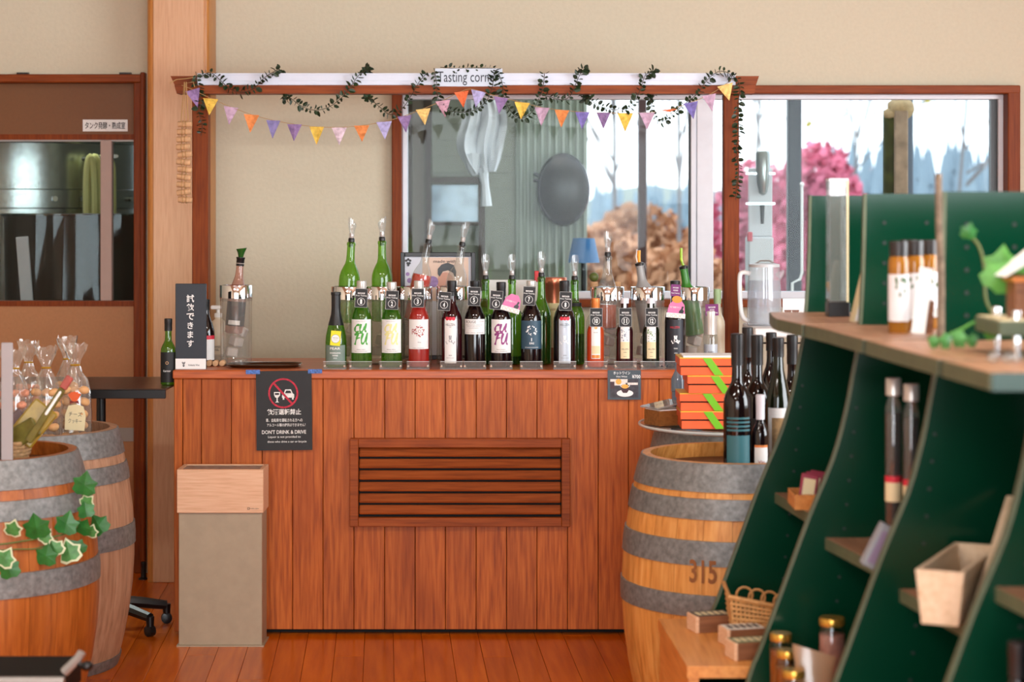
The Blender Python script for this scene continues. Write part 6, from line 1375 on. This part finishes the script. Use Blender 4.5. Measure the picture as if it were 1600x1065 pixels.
# wicker basket
wk = thing('wicker_basket', 'honey wicker basket with a curly rim below the green shelf', 'basket', (.69, 5.36, zb)); M_wk2 = mat('honey_wicker', (200, 144, 84), .6, var=.2, scale=80, bump=.4)
x0, x1, y0, y1 = X(1142, 5.30), .82, 5.28, 5.44
def rim(px_t): return .115-.05*px_t
for q in range(22):
    u = q/21; xx = x0+(x1-x0)*u; MB().tube([(xx+.006, y0+.012, zb+.003), (xx, y0, zb+rim(u))], .0032, 5).build('stake', M_wk2, wk)
for k in range(9):
    v = k/8; MB().tube([(x0+.01*(1-v), y1-.01, zb+.006+v*.105), (x0+.01*(1-v)-.004*v, y0+.012*(1-v), zb+.006+v*(rim(0)-.008)), ((x0+x1)/2, y0+.012*(1-v)-.002, zb+.006+v*(rim(.5)-.008)), (x1, y0+.012*(1-v), zb+.006+v*(rim(1)-.008))], .0042, 6).build('weaver', M_wk2, wk, True)
MB().tube([(x0-.004, y1, zb+.125), (x0-.006, y0-.002, zb+.118), ((x0+x1)/2, y0-.004, zb+rim(.5)+.003), (x1, y0-.002, zb+rim(1)+.003)], .006, 6).build('rim', M_wk2, wk, True)
for k in range(4):
    cxx = x0+.05+.034*k; MB().tube([(cxx+.022*math.cos(a*.45), y1-.02, zb+.095-.006*k+.022*math.sin(a*.45)) for a in range(14)], .0035, 6, True).build('rim_loop', M_wk2, wk, True)
box('base', M_wk2, wk, x0+.006, x1, y0+.012, y1-.01, zb, zb+.006)
# jars with gold lids, pouch
M_amber = mat('amber_preserve', (150, 84, 30), .3, var=.3, scale=40); M_rosej = mat('rose_preserve', (190, 140, 136), .4, var=.2, scale=40)
for px, Y, h_, m, lab in ((1220, 4.86, .155, M_amber, 'gold-lidded jar of amber preserve at the left'), (1230, 4.72, .145, M_amber, 'gold-lidded jar of amber preserve in the middle of three'), (1240, 4.56, .135, M_amber, 'gold-lidded jar of amber preserve nearest the camera'), (1300, 4.80, .205, M_rosej, 'tall jar with gold lid and rosy contents by the shelf edge')):
    c = (X(px, Y), Y, zb2); t = thing('preserve_jar', lab, 'jar', c, 'gold-lidded jars'); r = .027 if px < 1290 else .032
    MB().lathe([(r*.9, 0), (r, .004), (r, h_-.032), (r*.9, h_-.022), (r*.88, h_-.016)], 24, c).build('glass', thin_glass('jar_glass', (232, 228, 220), 1.4) if 'jar_glass' not in bpy.data.materials else bpy.data.materials['jar_glass'], t, True)
    MB().lathe([(r*.86, .004), (r*.94, .006), (r*.94, h_-.04)], 24, c).build('contents', m, t, True)
    MB().lathe([(r*.97, h_-.018), (r*.99, h_-.004), (r*.94, h_)], 24, c).build('lid', mat('gold_lid', (206, 160, 70), .25, metal=.8) if 'gold_lid' not in bpy.data.materials else bpy.data.materials['gold_lid'], t, True)
pc = thing('snack_pouch', 'tan cellophane snack pouch among the gold-lidded jars', 'pouch', (X(1275, 4.62), 4.62, zb2)); c = (X(1273, 4.62), 4.62, zb2)
mb = MB(); n = 20; lv = [(.042, .022, 0, 0), (.046, .024, .03, 0), (.042, .020, .08, 0), (.044, .010, .12, .003), (.052, .002, .165, 1)]
for a, b, z, q in lv:
    for i in range(n): g = 2*math.pi*i/n; mb.v.append((c[0]+a*math.cos(g), c[1]+b*math.sin(g), c[2]+z-(.016*math.cos(g)*q if q == 1 else 0)))
for j in range(4):
    for i in range(n): mb.f.append((j*n+i, j*n+(i+1) % n, (j+1)*n+(i+1) % n, (j+1)*n+i))
mb.f.append(tuple(range(n))); mb.build('film', thin_glass('tan_film', (226, 196, 164), 1.3, body=.55, bodycol=(196, 160, 126), rough=.12), pc, True)
for k in range(5): MB().ico((c[0]-.02+.012*k, c[1], c[2]+.02+.016*(k % 3)), .014, 2).build('snack', M_cookie, pc, True)

# ---- things on the ledge
zl = ZL+.0015
ac = thing('acrylic_case', 'tall clear acrylic case on a black base on the shelf ledge', 'case', (X(1312, 5.34), 5.34, zl)); xa, xb = X(1293, 5.34), X(1323, 5.34); kz = 5.34/FPX
box('base', M_black, ac, xa-.002, xb+.004, 5.31, 5.37, zl, zl+.040, .002); zz = Z(282, 5.34)
for a in ((xa, xa+.004, 5.312, 5.368), (xb-.004, xb, 5.312, 5.368), (xa+.004, xb-.004, 5.364, 5.368), (xa+.004, xb-.004, 5.312, 5.315)): box('wall', M_acryl, ac, a[0], a[1], a[2], a[3], zl+.04, zz)
box('top_edge', M_whitealu, ac, xa, xb, 5.312, 5.368, zz, zz+.005); box('corner_edge', M_kraft, ac, xb-.005, xb, 5.309, 5.312, zl+.04, zz); box('corner_edge', M_acryl, ac, xa, xa+.003, 5.309, 5.312, zl+.04, zz)
wl = thing('white_folder', 'cream paper folder leaning against a green panel on the ledge', 'folder', (X(1338, 5.12), 5.12, zl)); MB().prism([(X(1327, 5.12), zl), (X(1349, 5.12), zl), (X(1350, 5.12), Z(413, 5.12)), (X(1347, 5.12), Z(415, 5.12))], 5.06, 5.12, lambda u, v, d: Vector((u, d, v))).build('paper', M_kraft, wl); MB().prism([(X(1329, 5.12), zl+.004), (X(1345, 5.12), zl+.004), (X(1347, 5.12), Z(430, 5.12))], 5.057, 5.0595, lambda u, v, d: Vector((u, d, v))).build('print', M_white, wl)
sj = [(1404, 4.62), (1429, 4.71), (1420, 4.83), (1452, 4.81)]
M_sl = mat('leaf_label', (222, 220, 222), .5); M_sg = mat('label_leaf_print', (52, 96, 44), .6)
for i, (px, Y) in enumerate(sj):
    c = (X(px, Y), Y, zl); t = thing('sauce_bottle', ['amber sauce bottle with leafy white label, front left of four', 'amber sauce bottle with leafy white label behind the white card', 'amber sauce bottle with leafy white label, back left of four', 'amber sauce bottle with leafy white label beside the bark stick'][i], 'bottle', c, 'amber sauce bottles'); hh = Z(376, 4.66)-zl; r = .0235
    MB().lathe([(r*.92, 0), (r, .004), (r, hh*.76), (r*.95, hh*.80), (r*.86, hh*.825), (r*.84, hh*.84)], 24, c).build('glass', mat('amber_sauce', (150, 96, 26), .12, var=.2, scale=30) if 'amber_sauce' not in bpy.data.materials else bpy.data.materials['amber_sauce'], t, True)
    MB().lathe([(r*.90, hh*.835), (r*.92, hh*.98), (r*.88, hh)], 20, c).build('cap', mat('black_brown_cap', (34, 26, 24), .4) if 'black_brown_cap' not in bpy.data.materials else bpy.data.materials['black_brown_cap'], t, True)
    MB().lathe([(r+.0006, hh*.13), (r+.0006, hh*.64)], 24, c, None, False, False).build('paper_label', M_sl, t, True)
    mb = MB(); r9 = random.Random(i); wf = wrapf(r+.0011, 0)
    for q in range(9):
        u, v, s_ = r9.uniform(-.02, .02), r9.uniform(hh*.40, hh*.60), r9.uniform(.004, .007); put(mb, ([(u+s_*.5*math.cos(a), v+s_*math.sin(a)) for a in [k*.785 for k in range(8)]], [tuple(range(8))]), lambda a, b: (wf(a, b)[0]+c[0], wf(a, b)[1]+c[1], wf(a, b)[2]+c[2]))
    mb.build('leaf_print', M_sg, t)
wc = thing('white_card', 'white paper card leaning in front of the amber sauce bottles', 'card', (X(1440, 4.60), 4.60, zl)); MB().box(-.016, .016, -.001, .001, 0, .155, T(X(1432, 4.60), 4.585, zl, 0, math.radians(-8), math.radians(9))).build('card', M_paper, wc); MB().box(-.003, .022, -.001, .001, .05, .14, T(X(1442, 4.60), 4.592, zl, 0, math.radians(-8), math.radians(30))).build('flap', M_white, wc)
MB().prism([(X(1448, 4.60), zl), (X(1458, 4.60), zl), (X(1460, 4.60), Z(470, 4.60)), (X(1455, 4.60), Z(470, 4.60))], 4.60, 4.62, lambda u, v, d: Vector((u, d, v))).build('brown_side', M_w1, wc)
o = MB().tube([P(1470, 560, 4.36), P(1470, 430, 4.36), P(1467, 350, 4.36), P(1466, 271, 4.36)], [.009, .009, .008, .008], 7).build('bark_stick', mat('bark', (110, 94, 78), .9, var=.4, scale=60, bump=.6), None, True, tuple(P(1470, 560, 4.36)))
o.location.z += 0; tag(o, 'slender bark stick standing against the edge of a green panel', 'stick')
# ivy, riser with chrome legs, little house
Yr = 3.95; ri = thing('riser_stand', 'olive riser stand on chrome legs at the right end of the ledge', 'stand', (X(1600, Yr), Yr, zl)); zr = Z(497, Yr)
box('board', M_ge, ri, X(1553, Yr-.06), X(1553, Yr)+.30, Yr-.10, Yr+.10, zr-.03, zr, .003); box('board_surface', M_kraft, ri, X(1555, Yr-.06)+.002, X(1553, Yr)+.298, Yr-.098, Yr+.098, zr, zr+.0015)
for a, b in ((X(1572, Yr), Yr-.08), (X(1572, Yr), Yr+.08), (X(1572, Yr)+.25, Yr-.08), (X(1572, Yr)+.25, Yr+.08)):
    MB().lathe([(.007, zl), (.007, zr-.03)], 14, (a, b, 0)).build('leg', M_chrome, ri, True)
    MB().lathe([(.009, zr), (.009, zr+.018), (.006, zr+.020)], 14, (a, b, 0)).build('leg_cap', M_chrome, ri, True)
for k in range(5):
    cc = (X(1556, 3.70)+.014*k*1.6, 3.72-.02*(k % 2), zl+.011); o = MB().ico(cc, .011, 2).build('glass_marble', G_clear, None, True, (cc[0], cc[1], zl)); tag(o, 'clear glass marble on the ledge, %s from the left' % ['first', 'second', 'third', 'fourth', 'fifth'][k], 'marble', 'glass marbles')
lh = thing('wooden_house', 'tiny wooden house with a white roof on the riser stand', 'ornament', (X(1600, 3.94), 3.94, zr)); hx = X(1586, 3.9); z0 = zr+.0016
box('walls', M_w1, lh, hx, hx+.09, 3.90, 3.97, z0, Z(430, 3.9), .002); MB().prism([(hx-.022, Z(432, 3.9)), (hx+.045, Z(388, 3.9)), (hx+.112, Z(432, 3.9)), (hx+.045, Z(400, 3.9))], 3.885, 3.985, lambda u, v, d: Vector((u, d, v))).build('roof', M_white, lh); box('eave', M_foil_o, lh, hx-.006, hx+.096, 3.892, 3.978, Z(440, 3.9), Z(433, 3.9))
iv2 = thing('ivy_sprig', 'artificial ivy sprig with bright leaves on the shelf ledge', 'vine', (X(1545, 4.1), 4.1, zl)); MS = bpy.data.materials['ivy_stem']
MB().tube([P(a, b, 4.05) for a, b in smooth_pts([(1515, 368), (1530, 385), (1538, 420), (1540, 465), (1550, 490), (1556, 520)], 4)], .003, 6).build('stem', MS, iv2, True)
MB().tube([P(a, b, 4.05) for a, b in smooth_pts([(1556, 520), (1530, 502), (1500, 515), (1470, 528)], 4)], .003, 6).build('stem', MS, iv2, True)
ivy_leaf(1514, 362, 4.03, 15, .2, 0, .2, iv2); M_br = mat('bright_ivy', (84, 150, 56), .5, var=.15, scale=40); iv2.children[-1].data.materials[0] = M_br
for px, py, s, rr0, yy in ((1565, 415, 32, .1, 4.0), (1560, 432, 30, .6, 3.98), (1585, 420, 28, -.5, 4.0), (1548, 518, 15, 1.2, 4.0), (1500, 530, 16, 1.5, 4.02), (1478, 533, 15, -1.4, 4.04), (1460, 534, 12, 1.2, 4.06), (1520, 532, 13, -1.2, 4.0)):
    o = ivy_leaf(px, py, yy, s, rr0, 0, .5 if py > 500 else .1, iv2); o.data.materials[0] = M_br if py < 525 else M_ivy
# ---- things on the lower shelves
zs_ = .8012; ty = 5.30; tp = thing('snack_tray', 'small pale wooden tray of snack packets on the lower shelf', 'tray', (X(1262, ty), ty, zs_)); x0 = X(1238, ty); m_ = T(x0, ty-.05, zs_, .0)
for a in ((0, .10, 0, .005), (0, .10, .13, .135), (0, .005, .005, .13), (.095, .10, .005, .13)): MB().box(a[0], a[1], a[2], a[3], 0, .040, m_).build('side', M_bench, tp)
MB().box(.005, .095, .005, .13, 0, .005, m_).build('bottom', M_bench, tp)
for k in range(3):
    m2 = T(x0+.03+.016*k, ty-.035+.03*k, zs_+.006, 0, math.radians(-14), math.radians(10)); t = thing('snack_packet', 'red and cream snack packet in the small tray, %s' % ['front one', 'middle one', 'rear one'][k], 'packet', tuple(m2.translation), 'packets in the small tray')
    MB().bbox(-.022, .024, -.004, .004, 0, .088, .003, m2).build('wrapper', mat('crimson_packet', (150, 50, 72), .4) if 'crimson_packet' not in bpy.data.materials else bpy.data.materials['crimson_packet'], t); MB().box(-.015, .017, -.0046, -.004, .025, .075, m2).build('label', M_kraft, t)
zs2 = .7782
for k, (px, Y) in enumerate(((1396, 4.68), (1424, 4.62))):
    c = (X(px, Y), Y, zs2); hh = Z(598+9*k, Y)-zs2; t = thing('slim_bottle', ['slim dark bottle with silver cap on the lower shelf, left of two', 'slim dark bottle with silver cap on the lower shelf, beside the panel'][k], 'bottle', c, 'slim silver-capped bottles')
    MB().lathe([(.017, 0), (.019, .003), (.019, hh*.86), (.012, hh*.92), (.011, hh)], 20, c).build('glass', G_clear, t, True); MB().lathe([(.0165, .003), (.0175, .006), (.0175, hh*.83)], 20, c).build('contents', mat('dark_brown_liquid', (30, 16, 12), .2) if 'dark_brown_liquid' not in bpy.data.materials else bpy.data.materials['dark_brown_liquid'], t, True)
    MB().lathe([(.0185, hh*.93), (.0185, hh+.01), (.017, hh+.012)], 20, c).build('cap', M_foil_s, t, True)
    MB().lathe([(.0195, .13), (.0195, .19)], 20, c, None, False, False).build('label', M_kraft, t, True); MB().lathe([(.0197, .175), (.0197, .19)], 20, c, None, False, False).build('label_band', M_red_l, t, True)
t = thing('mauve_card_box', 'flat mauve and grey card box leaning on the lower shelf edge', 'box', (X(1374, 4.52), 4.52, zs2)); m2 = T(X(1364, 4.50), 4.52, zs2, 0, 0, math.radians(27)); MB().bbox(-.028, .022, -.02, .02, .0, .105, .002, m2).build('box', mat('pale_grey_box', (150, 156, 164), .5), t); MB().box(-.020, .016, -.0206, -.02, .012, .09, m2).build('mauve_panel', mat('mauve_panel', (146, 130, 160), .5), t)
# wooden gift box with lid leaning
zs3 = .7612; gb_ = thing('wine_gift_box', 'open pale wooden wine gift box on the shelf with its lid leaning', 'box', (0, 0, 0)); gb_.location = (.856, 3.985, zs3); an = math.atan2(4.30-3.87, 1.05-.85)
gb_.rotation_euler = (0, 0, an-math.pi/2); M_gb = wood('pale_gift_wood', (206, 176, 140), (222, 196, 164), (230, 208, 180), 'Y', .6, 26, .02, .3)
w0, w1, l_, hb = .037, .049, .36, .108
for s_ in (-1, 1):
    MB().add([(s_*w0, 0, 0), (s_*w0, l_, 0), (s_*w1, l_, hb), (s_*w1, 0, hb), (s_*(w0-.009), 0, 0), (s_*(w0-.009), l_, 0), (s_*(w1-.009), l_, hb), (s_*(w1-.009), 0, hb)], [(0, 1, 2, 3), (4, 5, 6, 7), (0, 1, 5, 4), (3, 2, 6, 7), (0, 3, 7, 4), (1, 2, 6, 5)]).build('long_side', M_gb, gb_)
for yy in (0, l_-.009): MB().add([(-w0+.009, yy, 0), (w0-.009, yy, 0), (w1-.009, yy, hb), (-w1+.009, yy, hb), (-w0+.009, yy+.009, 0), (w0-.009, yy+.009, 0), (w1-.009, yy+.009, hb), (-w1+.009, yy+.009, hb)], [(0, 1, 2, 3), (4, 5, 6, 7), (0, 1, 5, 4), (3, 2, 6, 7), (0, 3, 7, 4), (1, 2, 6, 5)]).build('end_side', M_gb, gb_)
MB().box(-w0+.009, w0-.009, .009, l_-.009, 0, .008).build('bottom', M_gb, gb_); MB().lathe([(.026, 0), (.028, .01), (.028, .17), (.013, .23), (.013, .31)], 18, (0, 0, 0), T(0, .03, .045) @ Matrix.Rotation(-math.pi/2, 4, 'X')).build('bottle_inside', M_black, gb_, True)
MB().bbox(-.030, .030, 0, .44, -.006, .006, .002, Matrix.Translation((.086, .0, .008)) @ Matrix.Rotation(math.radians(27), 4, 'X')).build('lid', M_gb, gb_)
t, _ = bottle('dark_bottle', 'dark bottle cap showing at the lower right corner', (X(1590, 3.6), 3.6, .50), .31, .036, 'bord', M_wine, M_foil_k, .8)
o = MB().prism([(X(1590, 3.6)-.06, 3.18), (X(1590, 3.6)+.45, 3.18), (X(1590, 3.6)+.40, 3.77), (X(1590, 3.6)-.09, 3.77)], .472, .50, lambda u, v, d: Vector((u, v, d))).build('shelf_board', M_ge, us)
